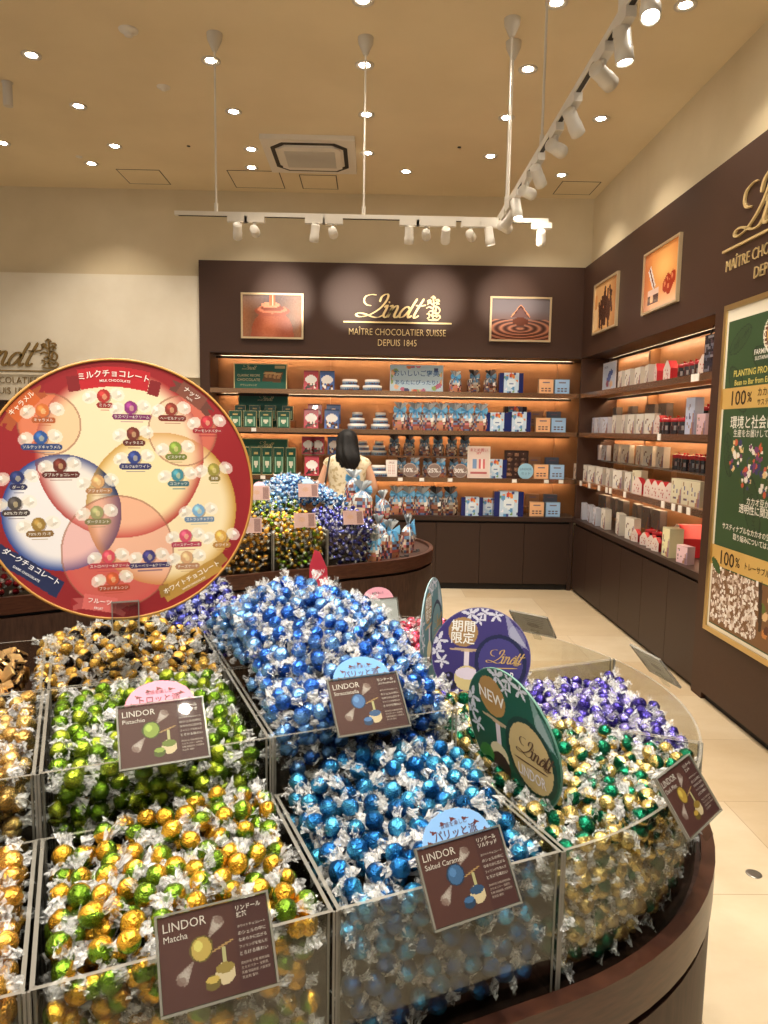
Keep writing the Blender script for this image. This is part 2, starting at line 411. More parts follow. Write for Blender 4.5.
# ------------------------------------------------------------------ shelving, back
def shelving_back():
    t=thing('display_shelving','wide dark brown shelving unit on the back wall with lit shelves and script logo header','shelving',(0,D,0))
    x0,x1=-1.584,1.914
    MB().box(x0,x1,0,.40,ZH,ZT).build('header_panel',BROWN,t)
    MB().box(x0,-1.494,0,.40,0,ZH).build('side_panel',BROWN,t)
    MB().box(-1.494,2.22,.37,.40,ZCNT-.04,ZH).build('back_panel',SHELFBACK,t)
    MB().box(-1.494,2.25,.0,.37,ZH-.012,ZH).build('top_board',BROWN2,t)
    for z in (1.853,1.497,1.058):
        s=MB().box(-1.494,1.93,.02,.37,z-.032,z).build('shelf',SHELFBACK,t)
        MB().box(-1.494,1.914,.0,.02,z-.038,z+.004).build('shelf_lip',LIPM,s)
    for z in (ZH-.014,1.853-.033,1.497-.033,1.058-.033):
        MB().box(-1.45,1.90,.300,.312,z-.005,z-.001).build('led_strip',LED,t); MB().box(-1.494,1.914,.280,.284,z-.022,z).build('light_baffle',BROWN2,t)
    for x in (-.42,.63,1.80):
        MB().box(x-.012,x+.012,.34,.37,ZCNT,ZH-.02).build('upright',SHELFBACK,t)
    MB().box(x0+.09,x1+.03,-.01,.37,ZCNT-.04,ZCNT).build('counter_top',BROWN2,t)
    MB().box(x0+.09,x1,.03,.37,0,.06).build('toe_kick',BLACK,t)
    xs=[-1.494,-1.07,-.645,-.22,.205,.615,1.03,1.45,1.875]
    for a,b in zip(xs,xs[1:]): MB().box(a+.002,b-.002,.0,.02,.062,ZCNT-.062).build('cabinet_door',BROWN2,t)
    MB().box(x0+.09,x1,.02,.36,.06,ZCNT-.04).build('carcass',BLACK,t)
    MB().box(1.875,1.914,0,.03,0,ZCNT-.04).build('corner_post',BROWN2,t)
    return t
shelving_back()
def shelving_right():
    t=thing('display_shelving','tall dark brown shelving unit along the right wall with lit shelves of gift boxes','shelving',(XR,0,0))
    y0,y1=4.075,D
    MB().box(0,.38,-3,D,ZH,ZT).build('header_panel',BROWN,t)
    MB().box(-.012,.38,3.945,4.075,0,ZH).build('side_panel',BROWN,t)
    MB().box(.34,.37,y0,D+.38,ZCNT-.04,ZH).build('back_panel',SHELFBACK,t)
    MB().box(0,.34,y0,D,ZH-.012,ZH).build('top_board',BROWN2,t)
    for z in (1.853,1.497,1.058):
        s=MB().box(.02,.34,y0,D+.02,z-.032,z).build('shelf',SHELFBACK,t)
        MB().box(0,.02,y0,D,z-.038,z+.004).build('shelf_lip',LIPM,s)
    for z in (ZH-.014,1.853-.033,1.497-.033,1.058-.033):
        MB().box(.27,.282,y0+.03,D,z-.005,z-.001).build('led_strip',LED,t); MB().box(.25,.254,y0,D,z-.022,z).build('light_baffle',BROWN2,t)
    MB().box(.26,.34,5.72,5.75,ZCNT,ZH-.02).build('upright',SHELFBACK,t)
    MB().box(0,.34,D-.03,D+.0,ZCNT,ZH-.012).build('corner_panel',BROWN,t)
    MB().box(-.012,.34,y0,D,ZCNT-.04,ZCNT).build('counter_top',BROWN2,t)
    MB().box(.03,.34,y0,D,0,.06).build('toe_kick',BLACK,t)
    ys=[4.077,4.52,4.96,5.40,5.84,6.28,6.70]
    for a,b in zip(ys,ys[1:]): MB().box(0,.02,a+.002,b-.002,.03,ZCNT-.062).build('cabinet_door',BROWN2,t)
    MB().box(.02,.33,y0,D,.06,ZCNT-.04).build('carcass',BLACK,t)
    return t
shelving_right()
struct('trim_right_panel', MB().box(XR-.02,1.985,-3,3.94,.045,ZH), BROWN)
struct('baseboard_right', MB().box(XR+.01,1.985,-3,3.94,0,.045), BLACK)

# ------------------------------------------------------------------ wall signs
def wall_sign(name,label,org,right,h,ratio,tw,mat,y_txt,rule_w,depth=.012):
    t=thing(name,label,'wall sign',org); t.matrix_world=frame_matrix(org,right,(0,0,1))
    a=MB(); script_logo(a,-tw*.402,.047,h,z=depth,depth=depth,ratio=ratio); a.build('script_lettering',mat,t)
    b=MB(); crest(b,tw*.272,.036,h*1.06,z=depth,depth=depth); b.build('crest',mat,t)
    MB().box(-rule_w/2,rule_w/2,-.004,.008,0,depth).build('rule',mat,t)
    c=MB(); text(c,'MAÎTRE CHOCOLATIER SUISSE',.085,0,-.075,depth*.7,width=tw*.95,bold=-.012,depth=.006); text(c,'DEPUIS 1845',.085,0,-.178,depth*.7,width=tw*.38,bold=-.012,depth=.006)
    c.build('small_lettering',mat,t); return t
wall_sign('logo_sign','gold script logo lettering with crest on the back header panel',(.217,D-.0005,2.467),(1,0,0),.203,1.0,.93,GOLDP,0,.985)
wall_sign('logo_sign','gold script logo lettering running out of the picture on the right header panel',(XR-.0005,3.50,2.49),(0,-1,0),.235,1.,1.06,GOLDP,0,1.10)
wall_sign('logo_sign','antique gold script logo lettering on the ivory wall panel at left',(-3.35,6.7415,1.978),(1,0,0),.25,1.0,1.13,GOLDD,0,1.25)

def picture(label,org,right,w,h,paint,nx=60,ny=40):
    t=thing('framed_picture',label,'picture',org); t.matrix_world=frame_matrix(org,right,(0,0,1))
    f=MB(); b=.016
    f.box(-w/2,w/2,h/2-b,h/2,0,.022); f.box(-w/2,w/2,-h/2,-h/2+b,0,.022); f.box(-w/2,-w/2+b,-h/2+b,h/2-b,0,.022); f.box(w/2-b,w/2,-h/2+b,h/2-b,0,.022)
    f.build('frame',PALEFR,t)
    cv=Canvas(0,100,0,100*h/w,nx,ny); paint(cv,100*h/w); p=MB(); cv.to(p,w-2*b,h-2*b,.012); p.build('print',GLOSS,t); return t
def p_pot(cv,H):
    cv.fill((70,48,40)); cv.mix(np.clip((cv.X-55)/50,0,1)*.7,(196,120,66)); cv.mix(np.clip((45-cv.X)/50,0,1)*.8,(190,120,72)); cv.mix(np.clip((30-cv.Y)/40,0,1)*.6,(150,150,165))
    cv.disc(50,H*.95,36,(150,72,42),ry=H*.62); cv.disc(44,H*.85,22,(196,108,70),.7,H*.4,soft=.6); cv.disc(50,H*.38,30,(140,64,38),ry=9); cv.disc(50,H*.34,25,(190,110,76),ry=7)
    cv.disc(50,H*.31,20,(120,54,34),ry=5.5); cv.disc(47,H*.24,16,(205,130,96),ry=5); cv.rect(50,H*.12,9,H*.24,(176,98,64)); cv.rect(51,H*.12,3,H*.24,(236,180,150)); cv.noise(3)
def p_ripple(cv,H):
    cv.fill((112,104,108)); cv.mix(np.clip(cv.Y/H-.3,0,1)*1.6,(98,52,34)); cx,cy=50,H*.72
    d=np.sqrt((cv.X-cx)**2+((cv.Y-cy)*3.2)**2); wv=np.sin(d*.42); cv.mix((cv.Y>H*.5)*np.clip(wv,0,1)*.8,(190,120,88)); cv.mix((cv.Y>H*.5)*np.clip(-wv,0,1)*.7,(52,24,18))
    cv.tri([(50,H*.14),(33,H*.46),(67,H*.46)],(70,46,46)); cv.tri([(50,H*.2),(37,H*.44),(63,H*.44)],(110,82,80),.8); cv.disc(50,H*.55,14,(92,50,36),ry=7)
    for k in range(30): cv.rect(50-17*k/30,H*(.14+.32*k/30),1.4,1.4,(205,140,100)); cv.rect(50+17*k/30,H*(.14+.32*k/30),1.4,1.4,(205,140,100))
def p_sticks(cv,H):
    cv.fill((222,170,110)); cv.mix(np.clip((cv.X-60)/60,0,1),(150,90,50))
    r=random.Random(3)
    for k in range(16):
        x=25+r.random()*55; cv.rect(x,H*.55+r.uniform(-12,12),7,H*.6,(64,34,22) if k%2 else (92,52,32),.95,r.uniform(-.45,.45))
    cv.rect(10,H*.7,14,H*.5,(240,200,150)); cv.rect(6,H*.35,10,H*.3,(210,140,80))
def p_pour(cv,H):
    cv.fill((236,150,80)); cv.disc(60,H*.35,45,(255,214,130),.8,ry=H*.4,soft=.8); cv.mix(np.clip((cv.Y/H-.6)*2,0,1),(246,206,176)); cv.mix(np.clip((25-cv.X)/40,0,1),(150,70,40))
    cv.rect(24,H*.45,9,H*.45,(236,226,220),1,-.6); cv.rect(24,H*.45,3,H*.45,(120,60,50),1,-.6); cv.rect(30,H*.77,34,18,(70,28,20)); cv.rect(30,H*.70,34,6,(236,200,180)); cv.rect(26,H*.82,9,9,(240,190,150))
    for x,y in ((72,.62),(80,.68),(66,.68),(76,.74),(86,.6)): cv.disc(x,H*y,8,(168,54,26)); cv.disc(x-2,H*y-2,3,(240,150,100),.8)
picture('framed picture of a melting chocolate pot on the back header',(-.921,D-.001,2.506),(1,0,0),.565,.405,p_pot)
picture('framed picture of a chocolate pyramid over dark ripples on the back header',(1.337,D-.001,2.518),(1,0,0),.56,.40,p_ripple)
picture('narrow-looking framed picture of dark chocolate sticks high on the right wall',(XR-.001,6.05,2.548),(0,-1,0),.60,.42,p_sticks)
picture('framed picture of a glowing orange chocolate tasting scene on the right wall',(XR-.001,4.905,2.538),(0,-1,0),.60,.42,p_pour)

def poster():
    w,h=1.22,1.765; org=(XR-.021,3.925-w/2,1.302)
    t=thing('wall_poster','large green framed poster with gold 100 percent bands at the right edge','poster',org); t.matrix_world=frame_matrix(org,(0,-1,0),(0,0,1))
    b=.028; f=MB(); f.box(-w/2,w/2,h/2-b,h/2,0,.018); f.box(-w/2,w/2,-h/2,-h/2+b,0,.018); f.box(-w/2,-w/2+b,-h/2+b,h/2-b,0,.018); f.box(w/2-b,w/2,-h/2+b,h/2-b,0,.018)
    f.build('frame',GOLD,t)
    W,H=w-2*b,h-2*b; cv=Canvas(0,W*1000,0,H*1000,170,250); w0,h0=W*1000,H*1000
    cv.fill((236,228,208)); cv.rect(w0/2+8,h0/2+22,w0-30,h0-80,(52,80,46)); 
    for (x,y,r,a) in ((150,170,120,-.5),(160,420,150,.9),(110,760,120,1.3),(420,300,150,.4),(380,1010,170,1.2),(700,600,190,.2)):
        cv.disc(x,y,r,(36,57,34),1,r*.42,a); cv.disc(x,y,r*.93,(49,74,43),1,r*.37,a)
        for k in range(-6,7):
            cx=x+math.cos(a)*k*r*.14; cy=y+math.sin(a)*k*r*.14; cv.rect(cx,cy,3.5,r*.5*(1-abs(k)/8),(36,57,34),.9,a+.5)
        cv.rect(x,y,r*1.9,4,(36,57,34),1,a)
    for (yy) in (h0*.272,h0*.765): cv.rect(w0/2,yy,w0,112,(206,166,92)); cv.mix((abs(cv.Y-yy)<56)*np.clip((cv.X/w0-.1),0,.5),(228,200,120))
    # food photo along the bottom
    yb=h0*.80; k=(cv.Y>yb); cv.mix(k*(cv.X>20)*(cv.Y<h0-30),(120,84,50)); r=np.random.default_rng(2)
    for i in range(520):
        x,y=r.uniform(30,w0*.43),r.uniform(yb,h0-50); cv.disc(x,y,r.uniform(7,13),[(226,214,206),(196,176,160),(140,112,92),(240,236,232)][r.integers(4)])
    for i in range(60):
        x,y=r.uniform(w0*.46,w0-40),r.uniform(yb+10,h0-60); cv.disc(x,y,r.uniform(16,42),[(196,128,64),(150,60,40),(206,196,96),(96,112,44),(90,50,34),(224,190,140)][r.integers(6)],1,r.uniform(12,30),r.uniform(0,3))
    cv.rect(w0*.45,yb+110,30,240,(58,40,26),1,-.1); cv.disc(60,yb-5,60,(56,84,40),1,26,.6)
    cv.disc(w0*.40,h0*.10,95,(240,236,220)); cv.disc(w0*.40,h0*.10,86,(110,60,36)); cv.disc(w0*.40,h0*.10,62,(226,186,70)); 
    for a in range(24): cv.disc(w0*.40+78*math.cos(a*PI/12),h0*.10+78*math.sin(a*PI/12),5,(240,230,205))
    for (x,y) in ((190,h0*.445),(380,h0*.45),(290,h0*.50),(480,h0*.51),(600,h0*.45)):
        for i in range(26): cv.disc(x+r.uniform(-60,60),y+r.uniform(-70,70),r.uniform(9,18),[(236,230,222),(70,90,40),(120,60,110),(226,196,140),(60,60,110),(200,90,60)][r.integers(6)])
    p=MB(); cv.to(p,W,H,.008); p.build('print',PAPER,t)
    l=MB(); Z=.0095
    def tx(s,size,px,py,c,width=None,al='L'): text(l,s,size,px/1000-W/2,H/2-py/1000,Z,0,0,c,width,al,bold=.01)
    tx('100',.105,105,h0*.272,(58,40,14),.145); tx('%',.07,262,h0*.272,(58,40,14)); tx('カカオ農園プログラム',.045,360,h0*.26,(58,40,14)); tx('サステナブル',.035,360,h0*.288,(58,40,14))
    tx('100',.105,105,h0*.765,(58,40,14),.145); tx('%',.07,262,h0*.765,(58,40,14)); tx('トレーサブル',.04,360,h0*.765,(58,40,14))
    tx('環境と社会に配慮した',.07,110,h0*.345,(240,238,226)); tx('生産をお届けしています',.042,150,h0*.378,(230,228,216))
    tx('FARMING PROGRAM',.036,300,h0*.145,(240,238,226)); tx('SUSTAINABLE COCOA',.026,310,h0*.163,(240,238,226))
    tx('PLANTING PROGRAM',.046,110,h0*.198,(222,206,110)); tx('Bean to Bar from Ecuador',.04,125,h0*.226,(222,206,110))
    tx('カカオ豆からの',.042,330,h0*.575,(240,238,226)); tx('透明性に関連した取り組み',.05,260,h0*.60,(240,238,226)); tx('サスティナブルなカカオの生産と供給のために',.036,100,h0*.665,(240,238,226)); tx('取り組みについてはこちら',.036,220,h0*.69,(240,238,226))
    l.build('lettering',PAPER,t)
poster()

# ------------------------------------------------------------------ ceiling
def downlight(x,y,first=[None],label='small round recessed ceiling downlight, lit'):
    if first[0] is None:
        t=thing('ceiling_downlight',label,'ceiling light',(x,y,ZC),group='recessed downlights in the ceiling')
        MB().lathe([(.056,0),(.056,-.005),(.044,-.004),(.031,-.0005)],28,cap=False).build('trim_ring',GREYM,t)
        MB().lathe([(.031,-.0015),(.001,-.0025)],24).build('lamp_lens',LAMP,t); first[0]=t
    else: dup(first[0],(x,y,ZC))
    return first[0]
import_dl=[(31.5,55),(78.5,106),(114.5,146),(91.5,163.5),(2.5,143),(211,60.5),(233.5,111.5),(251,149),(251.5,167.5),(364.5,65),(366.5,114.5),(367.5,153),(363,0),(556.5,2.5),(685.5,5),(528,69),(506.5,117.5),(601,118.5),(490.5,156),(406,171.5),(561.5,175)]
DL=[(-1.99, 4.445), (-1.986, 5.102), (-1.988, 5.784), (-2.309, 6.166), (-2.827, 5.776), (-0.964, 4.456), (-0.963, 5.13), (-0.954, 5.781), (-1.016, 6.175), (-0.075, 4.463), (-0.069, 5.127), (-0.067, 5.807), (-0.076, 3.825), (0.879, 3.802), (1.517, 3.794), (0.88, 4.462), (0.876, 5.121), (1.512, 5.101), (0.881, 5.81), (0.247, 6.186), (1.529, 6.186)]
for x,y in DL: downlight(x,y)
def square_lid(name,label,x0,x1,y0,y1):
    t=thing(name,label,'ceiling hatch',((x0+x1)/2,(y0+y1)/2,ZC),group=None); w,h=(x1-x0)/2,(y1-y0)/2
    m=MB(); b=.007
    for a in ((-w,w,h-b,h),(-w,w,-h,-h+b),(-w,-w+b,-h,h),(w-b,w,-h,h)): m.box(*a,-.002,.0)
    m.build('shadow_gap',DARKG,t); MB().box(-w+b,w-b,-h+b,h-b,-.0015,0).build('lid',CEILM,t)
square_lid('ceiling_hatch','square access hatch outline in the ceiling, leftmost by the back wall',-2.155,-1.795,6.28,6.635)
square_lid('ceiling_hatch','large square access hatch outline in the ceiling just left of the air conditioner',-1.234,-.80,6.245,6.675)
square_lid('ceiling_hatch','small square access hatch outline in the ceiling under the air conditioner front edge',-.644,-.33,6.315,6.665)
square_lid('ceiling_hatch','square access hatch outline in the right rear corner of the ceiling',1.575,1.906,6.328,6.665)
def aircon():
    t=thing('air_conditioner','square white ceiling cassette air conditioner with grey grille','air conditioner',(-.502,5.83,ZC)); w=.345
    m=MB(); m.box(-w,w,-w,w,-.035,0); m.build('fascia',WHITEM,t)
    pts=[(math.cos(a)*.9 if 0 else 0,0) for a in ()]
    def oct(r,k): return [(r,-r+k),(r,r-k),(r-k,r),(-r+k,r),(-r,r-k),(-r,-r+k),(-r+k,-r),(r-k,-r)]
    MB().ringwall(oct(.285,.09),oct(.255,.08),-.04,-.034,smooth=False).build('outlet_slot',DARKG,t)
    MB().prism(oct(.235,.05),-.05,-.035).build('inner_panel',WHITEM,t)
    g=MB(); g.box(-.19,.19,-.16,.16,-.052,-.05,c=(140,130,112))
    for i in range(16): y=-.155+i*.0207; g.box(-.19,.19,y,y+.006,-.056,-.052)
    g.build('grille',GREYM,t)
aircon()
def disc_fix(name,label,cat,x,y,prof,mat): return tag(MB().lathe(prof,24).build(name,mat,loc=(x,y,ZC)),label,cat)
disc_fix('smoke_detector','round white smoke detector on the ceiling, the larger nearer one','smoke detector',-1.338,4.153,[(.052,0),(.050,-.006),(.034,-.010),(.024,-.022),(.022,-.03),(.001,-.031)],WHITEM)
disc_fix('smoke_detector','smaller round white sprinkler cover on the ceiling between the downlights','sprinkler',-1.336,4.80,[(.042,0),(.040,-.005),(.02,-.008),(.016,-.02),(.001,-.022)],WHITEM)
disc_fix('cylinder_lamp','short white cylinder lamp hanging on the ceiling at far left','ceiling lamp',-2.30,4.79,[(.035,0),(.035,-.002),(.028,-.004),(.028,-.14),(.022,-.142),(.001,-.13)],GREYM)  # surface-mounted cylinder light, not a speaker
disc_fix('sensor_dot','tiny dark sensor hole in the ceiling left of the air conditioner','sensor',-1.42,5.75,[(.014,0),(.013,-.004),(.001,-.005)],DARKG)
disc_fix('sprinkler_head','tiny round sprinkler head on the ceiling by the leftmost hatch','sprinkler',-2.35,6.02,[(.026,0),(.022,-.006),(.001,-.01)],WHITEM)
disc_fix('sensor_dot','tiny dark sensor dot in the ceiling near the right track','sensor',.62,5.65,[(.014,0),(.013,-.004),(.001,-.005)],DARKG)
disc_fix('ceiling_bracket','tiny dark bracket at the top edge of the ceiling','bracket',.257,3.72,[(.014,0),(.013,-.02),(.001,-.02)],DARKG)

ZTR=2.675
def track(label,x0,x1,y0,y1,rods):
    t=thing('lighting_track',label,'track light rail',((x0+x1)/2,(y0+y1)/2,ZTR)); cx,cy=(x0+x1)/2,(y0+y1)/2
    w,h=max((x1-x0)/2,.013),max((y1-y0)/2,.013)
    MB().box(-w,w,-h,h,-.014,.008).build('rail',WHITEM,t)
    if w>h: MB().box(-w+.02,w-.02,-.008,.008,-.0155,-.0138).build('slot',DARKG,t)
    else: MB().box(-.008,.008,-h+.02,h-.02,-.0155,-.0138).build('slot',DARKG,t)
    for rx,ry in rods:
        r=MB(); r.tube((rx-cx,ry-cy,.008),(rx-cx,ry-cy,ZC-ZTR),.0055); r.tube((rx-cx,ry-cy,.006),(rx-cx,ry-cy,.055),.010); rr=r.build('suspension_rod',WHITEM,t)
        MB().lathe([(.012,ZC-ZTR-.09),(.04,ZC-ZTR-.03),(.043,ZC-ZTR)],20,cx=rx-cx,cy=ry-cy).build('canopy',GREYM,rr)
    return t
track('white suspended lighting rail running parallel to the back wall',-1.11,.965,4.17,4.17,[(-.882,4.17),(-.065,4.17),(.74,4.175)])
track('long white suspended lighting rail running along the right side toward the camera',.69,.69,.6,4.14,[(.69,3.955),(.69,3.15),(.69,2.18),(.69,1.2)])

def track_head(x,y,aim,label,group,first=[None]):
    """adapter box on the rail, yoke, cylindrical head aimed at a point"""
    base=Vector((x,y,ZTR-.014)); ctr=base+Vector((0,0,-.075)); d=(Vector(aim)-ctr).normalized()
    t=thing('track_spotlight',label,'spotlight',base,group=group)
    al=(abs(y-4.17)<.01)
    b=MB(); (b.box(-.055,.055,-.015,.015,-.03,0) if al else b.box(-.015,.015,-.055,.055,-.03,0)); b.build('adapter',WHITEM,t)
    k=MB(); k.tube((0,0,-.03),(0,0,-.05),.009); k.tube((0,0,-.05),(ctr-base)-d*.015,.007); k.build('yoke',WHITEM,t)
    q=d.to_track_quat('Z','Y')
    h=MB().lathe([(.0,-.045),(.021,-.045),(.024,-.041),(.024,.012),(.026,.014),(.026,.05),(.023,.052),(.021,.04)],20,cap=False).build('lamp_head',WHITEM,t,loc=ctr-base); h.rotation_mode='QUATERNION'; h.rotation_quaternion=q
    MB().lathe([(.0208,.041),(.001,.039)],18).build('lamp_lens',LAMP,h)
    return t,ctr,d
def spot(loc,aim,power,cone,blend=.6,rad=.03,col=(1,.88,.74)):
    l=bpy.data.lights.new('spot','SPOT'); l.energy=power; l.spot_size=math.radians(cone); l.spot_blend=blend; l.shadow_soft_size=rad; l.color=col
    o=bpy.data.objects.new('spot',l); COL.objects.link(o); o.location=loc; d=Vector(aim)-Vector(loc); o.rotation_mode='QUATERNION'; o.rotation_quaternion=d.to_track_quat('-Z','Y'); return o
HA=[(-.765,(-1.2,6.7,.9)),(-.67,(-.82,6.7,2.68)),(-.335,(-.6,5.0,1.0)),(-.235,(-.2,6.7,2.68)),(.19,(.2,4.9,1.)),(.285,(.55,6.7,2.68)),(.395,(.5,6.7,1.)),(.535,(1.21,6.7,2.68)),(.64,(.95,4.3,.9)),(.93,(1.5,6.7,1.2))]
names=['first','second','third','fourth','fifth','sixth','seventh','eighth','ninth','tenth']
for i,(x,a) in enumerate(HA):
    t,c,d=track_head(x,4.17,a,f'white track spotlight, {names[i]} from the left on the rail parallel to the back wall','spotlights on the back rail')
    p=c+d*.06
    if a[2]>2.5: spot(p,a,210,15,1.)
    elif a[1]>6: spot(p,a,14,60,.9)
    else: spot(p,a,22,70,.9)
for q_ in ((-.5,3.0,3.59,(-.55,4.3,.9)),(-1.3,2.6,3.59,(-1.2,3.7,.9))): spot(q_[:3],q_[3],120,55,.9)  # unseen fill spots added to brighten the bins on the far table
HB=[(3.99,(1.9,5.6,2.6)),(3.84,(-.3,4.6,1.)),(3.66,(1.0,3.2,.4)),(3.42,(1.9,4.9,2.7)),(3.2,(1.9,5.0,1.2)),(2.90,(1.9,4.2,2.6)),(2.66,(1.9,3.9,1.3)),(2.33,(1.9,3.4,2.3)),(2.15,(1.0,2.0,.3)),(1.95,(.5,1.2,.9))]
HBn=['farthest','second farthest','third farthest','fourth farthest','fifth farthest','sixth farthest','fourth nearest','third nearest','second nearest','nearest']
for i,(y,a) in enumerate(HB):
    t,c,d=track_head(.69,y,a,f'white track spotlight, {HBn[i]} in view on the rail along the right side','spotlights on the right rail')
    p=c+d*.06
    spot(p,a,9 if a[0]>1.5 else 16,62 if a[0]>1.5 else 75,.9)
for x,y in DL: spot((x,y,ZC-.01),(x,y,0),24,110,.7,.04)
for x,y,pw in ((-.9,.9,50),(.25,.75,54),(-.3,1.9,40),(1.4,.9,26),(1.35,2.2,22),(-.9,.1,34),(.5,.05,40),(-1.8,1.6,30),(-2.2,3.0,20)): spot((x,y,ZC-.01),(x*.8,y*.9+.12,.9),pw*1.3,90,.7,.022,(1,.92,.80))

# ================================================================== ISLANDS
class Island:
    def __init__(s,c,ang,xl): s.c=c; s.ang=ang; s.A=(math.cos(ang),math.sin(ang)); s.N=(-math.sin(ang),math.cos(ang)); s.xl=xl
    def w(s,x,y): return (s.c[0]+x*s.A[0]+y*s.N[0], s.c[1]+x*s.A[1]+y*s.N[1])
    def outline(s,R,seg=40):
        P=[(R*math.cos(t),R*math.sin(t)) for t in [(-PI/2)+PI*i/seg for i in range(seg+1)]]
        P+=[(s.xl+R*math.cos(t),R*math.sin(t)) for t in [PI/2+PI*i/seg for i in range(seg+1)]]
        return [s.w(*p) for p in P]
ZTAB=.715
near=Island((.0244,1.5224),math.radians(22.27),-2.0)
far=Island((-.29,4.757),math.radians(30.7),-2.6)
def island_table(I,label,RO=.682):
    t=thing('display_table',label,'display table',(I.c[0],I.c[1],0)); off=lambda P:[(p[0]-I.c[0],p[1]-I.c[1]) for p in P]
    MB().prism(off(I.outline(RO-.02)),ZTAB-.03,ZTAB,smooth=True).build('table_top',WOOD,t)
    MB().ringwall(off(I.outline(RO)),off(I.outline(RO-.024)),.655,ZTAB+.018).build('rim',WOODR,t)
    MB().prism(off(I.outline(RO-.03)),.635,ZTAB-.03,smooth=True).build('shadow_gap',BLACK,t)
    MB().ringwall(off(I.outline(RO-.003)),off(I.outline(RO-.03)),.04,.638).build('base',WOOD,t)
    MB().prism(off(I.outline(RO-.06)),0,.04,smooth=True).build('plinth',BLACK,t)
island_table(near,'dark walnut round-ended display table in front, loaded with clear chocolate bins')
island_table(far,'dark walnut round-ended display table behind the first, nearer the back shelves',.705)

TH=.005
def bin_poly(I,poly,z0,z1,label,inner_h=None):
    """open-topped acrylic box of any outline (local island coordinates)"""
    n=len(poly); P=[I.w(*p) for p in poly]; cx=sum(p[0] for p in P)/n; cy=sum(p[1] for p in P)/n
    def inset(P,d):
        Q=[]
        for i in range(n):
            a,b,c=Vector(P[i-1]),Vector(P[i]),Vector(P[(i+1)%n]); e1=(b-a).normalized(); e2=(c-b).normalized()
            n1=Vector((-e1.y,e1.x)); n2=Vector((-e2.y,e2.x)); k=(n1+n2); k=k/max(k.dot(n1),.3) ; Q.append(tuple(b+k*d))
        return Q
    ar=sum(P[i-1][0]*P[i][1]-P[i][0]*P[i-1][1] for i in range(n))
    if ar<0: P=P[::-1]
    P=inset(P,.002); Q=inset(P,TH); O=[(p[0]-cx,p[1]-cy) for p in P]; U=[(p[0]-cx,p[1]-cy) for p in Q]
    m=MB(); m.ringwall(O,U,z0,z1,0,1,smooth=False); m.prism(O,z0,z0+TH,0)
    # cut corners read as darker upright edges
    for i in range(n):
        a,b,c=Vector(P[i-1]),Vector(P[i]),Vector(P[(i+1)%n])
        if (b-a).angle(c-b)>.5:
            q=Q[i]; s=.0015
            m.prism([(b.x-cx-s,b.y-cy-s),(b.x-cx+s,b.y-cy-s),(b.x-cx+s,b.y-cy+s),(b.x-cx-s,b.y-cy+s)],z0,z1,1)
            m.prism([(q[0]-cx-s,q[1]-cy-s),(q[0]-cx+s,q[1]-cy-s),(q[0]-cx+s,q[1]-cy+s),(q[0]-cx-s,q[1]-cy+s)],z0,z1,1)
    o=m.build('acrylic_bin',[ACR,ACRE],loc=(cx,cy,0)); tag(o,label,'bin',None); return o
def rect_poly(x0,x1,y0,y1): return [(x0,y0),(x1,y0),(x1,y1),(x0,y1)]
def wedge(t0,t1,r0=.10,r1=.65,seg=14):
    P=[(r1*math.cos(t0+(t1-t0)*i/seg),r1*math.sin(t0+(t1-t0)*i/seg)) for i in range(seg+1)]
    P+=[(r0*math.cos(t1),r0*math.sin(t1)),(r0*math.cos(t0),r0*math.sin(t0))]; return P

# ------------------------------------------------------------------ wrapped chocolates
def ball_mesh(name,mat,seed,r=.0131,sub=3,rough=.085,flat=True):
    import bmesh
    bm=bmesh.new(); bmesh.ops.create_icosphere(bm,subdivisions=sub,radius=r); o=Vector((seed*3.1,seed*1.7,0))
    for v in bm.verts:
        n=noise.noise(v.co*150+o)*rough+abs(noise.noise(v.co*400+o))*rough*1.3; v.co*=1+n
        v.co.x*=1.05
    for k,f in enumerate(bm.faces): f.smooth=not flat or k%3==0
    me=bpy.data.meshes.new(name); bm.to_mesh(me); bm.free(); me.materials.append(mat); return me
def twist_geo(seed,seg=14,length=.015,flare=.0115,rings=4):
    r=random.Random(seed); V=[];F=[]
    for sg in (-1,1):
        o=len(V); tilt=(r.uniform(-.5,.5),r.uniform(-.5,.5)); fl=r.uniform(.75,1.25); ln=r.uniform(.8,1.15); sq=r.uniform(.35,.9); a0=r.uniform(0,PI)
        prof=[(.0085,.0092),(.0116,.0030),(.0155,.0052)]+[(.0155+length*ln*k/rings,.0052+(flare*fl-.0052)*(k/rings)**.8) for k in range(1,rings+1)]
        for k,(x,rad) in enumerate(prof):
            for i in range(seg):
                a=2*PI*i/seg+k*.12; j=(1+.34*((-1)**i)*(k/len(prof))+r.uniform(-.16,.16)*min(1,k/3)) if k>1 else 1
                y=math.cos(a)*rad*j; z=math.sin(a)*rad*j
                if k>2:
                    u=y*math.cos(a0)+z*math.sin(a0); w=(-y*math.sin(a0)+z*math.cos(a0))*sq; y=u*math.cos(a0)-w*math.sin(a0); z=u*math.sin(a0)+w*math.cos(a0)
                xx=x+(r.uniform(-.0022,.0022) if k>2 else 0); t=max(0,x-.012)
                V.append((sg*xx,y+tilt[0]*t,z+tilt[1]*t))
        for k in range(len(prof)-1):
            for i in range(seg):
                j=(i+1)%seg; F.append((o+k*seg+i,o+k*seg+j,o+(k+1)*seg+j,o+(k+1)*seg+i))
    return V,F
TW=[]
for s_ in range(6):
    V,F=twist_geo(s_+1); me=bpy.data.meshes.new('wrapper'); me.from_pydata(V,[],F); me.materials.append(CELLO); me.update(); TW.append(me)
def rnd_rot(r): return Euler((r.uniform(0,2*PI),r.uniform(-.9,.9),r.uniform(0,2*PI)))

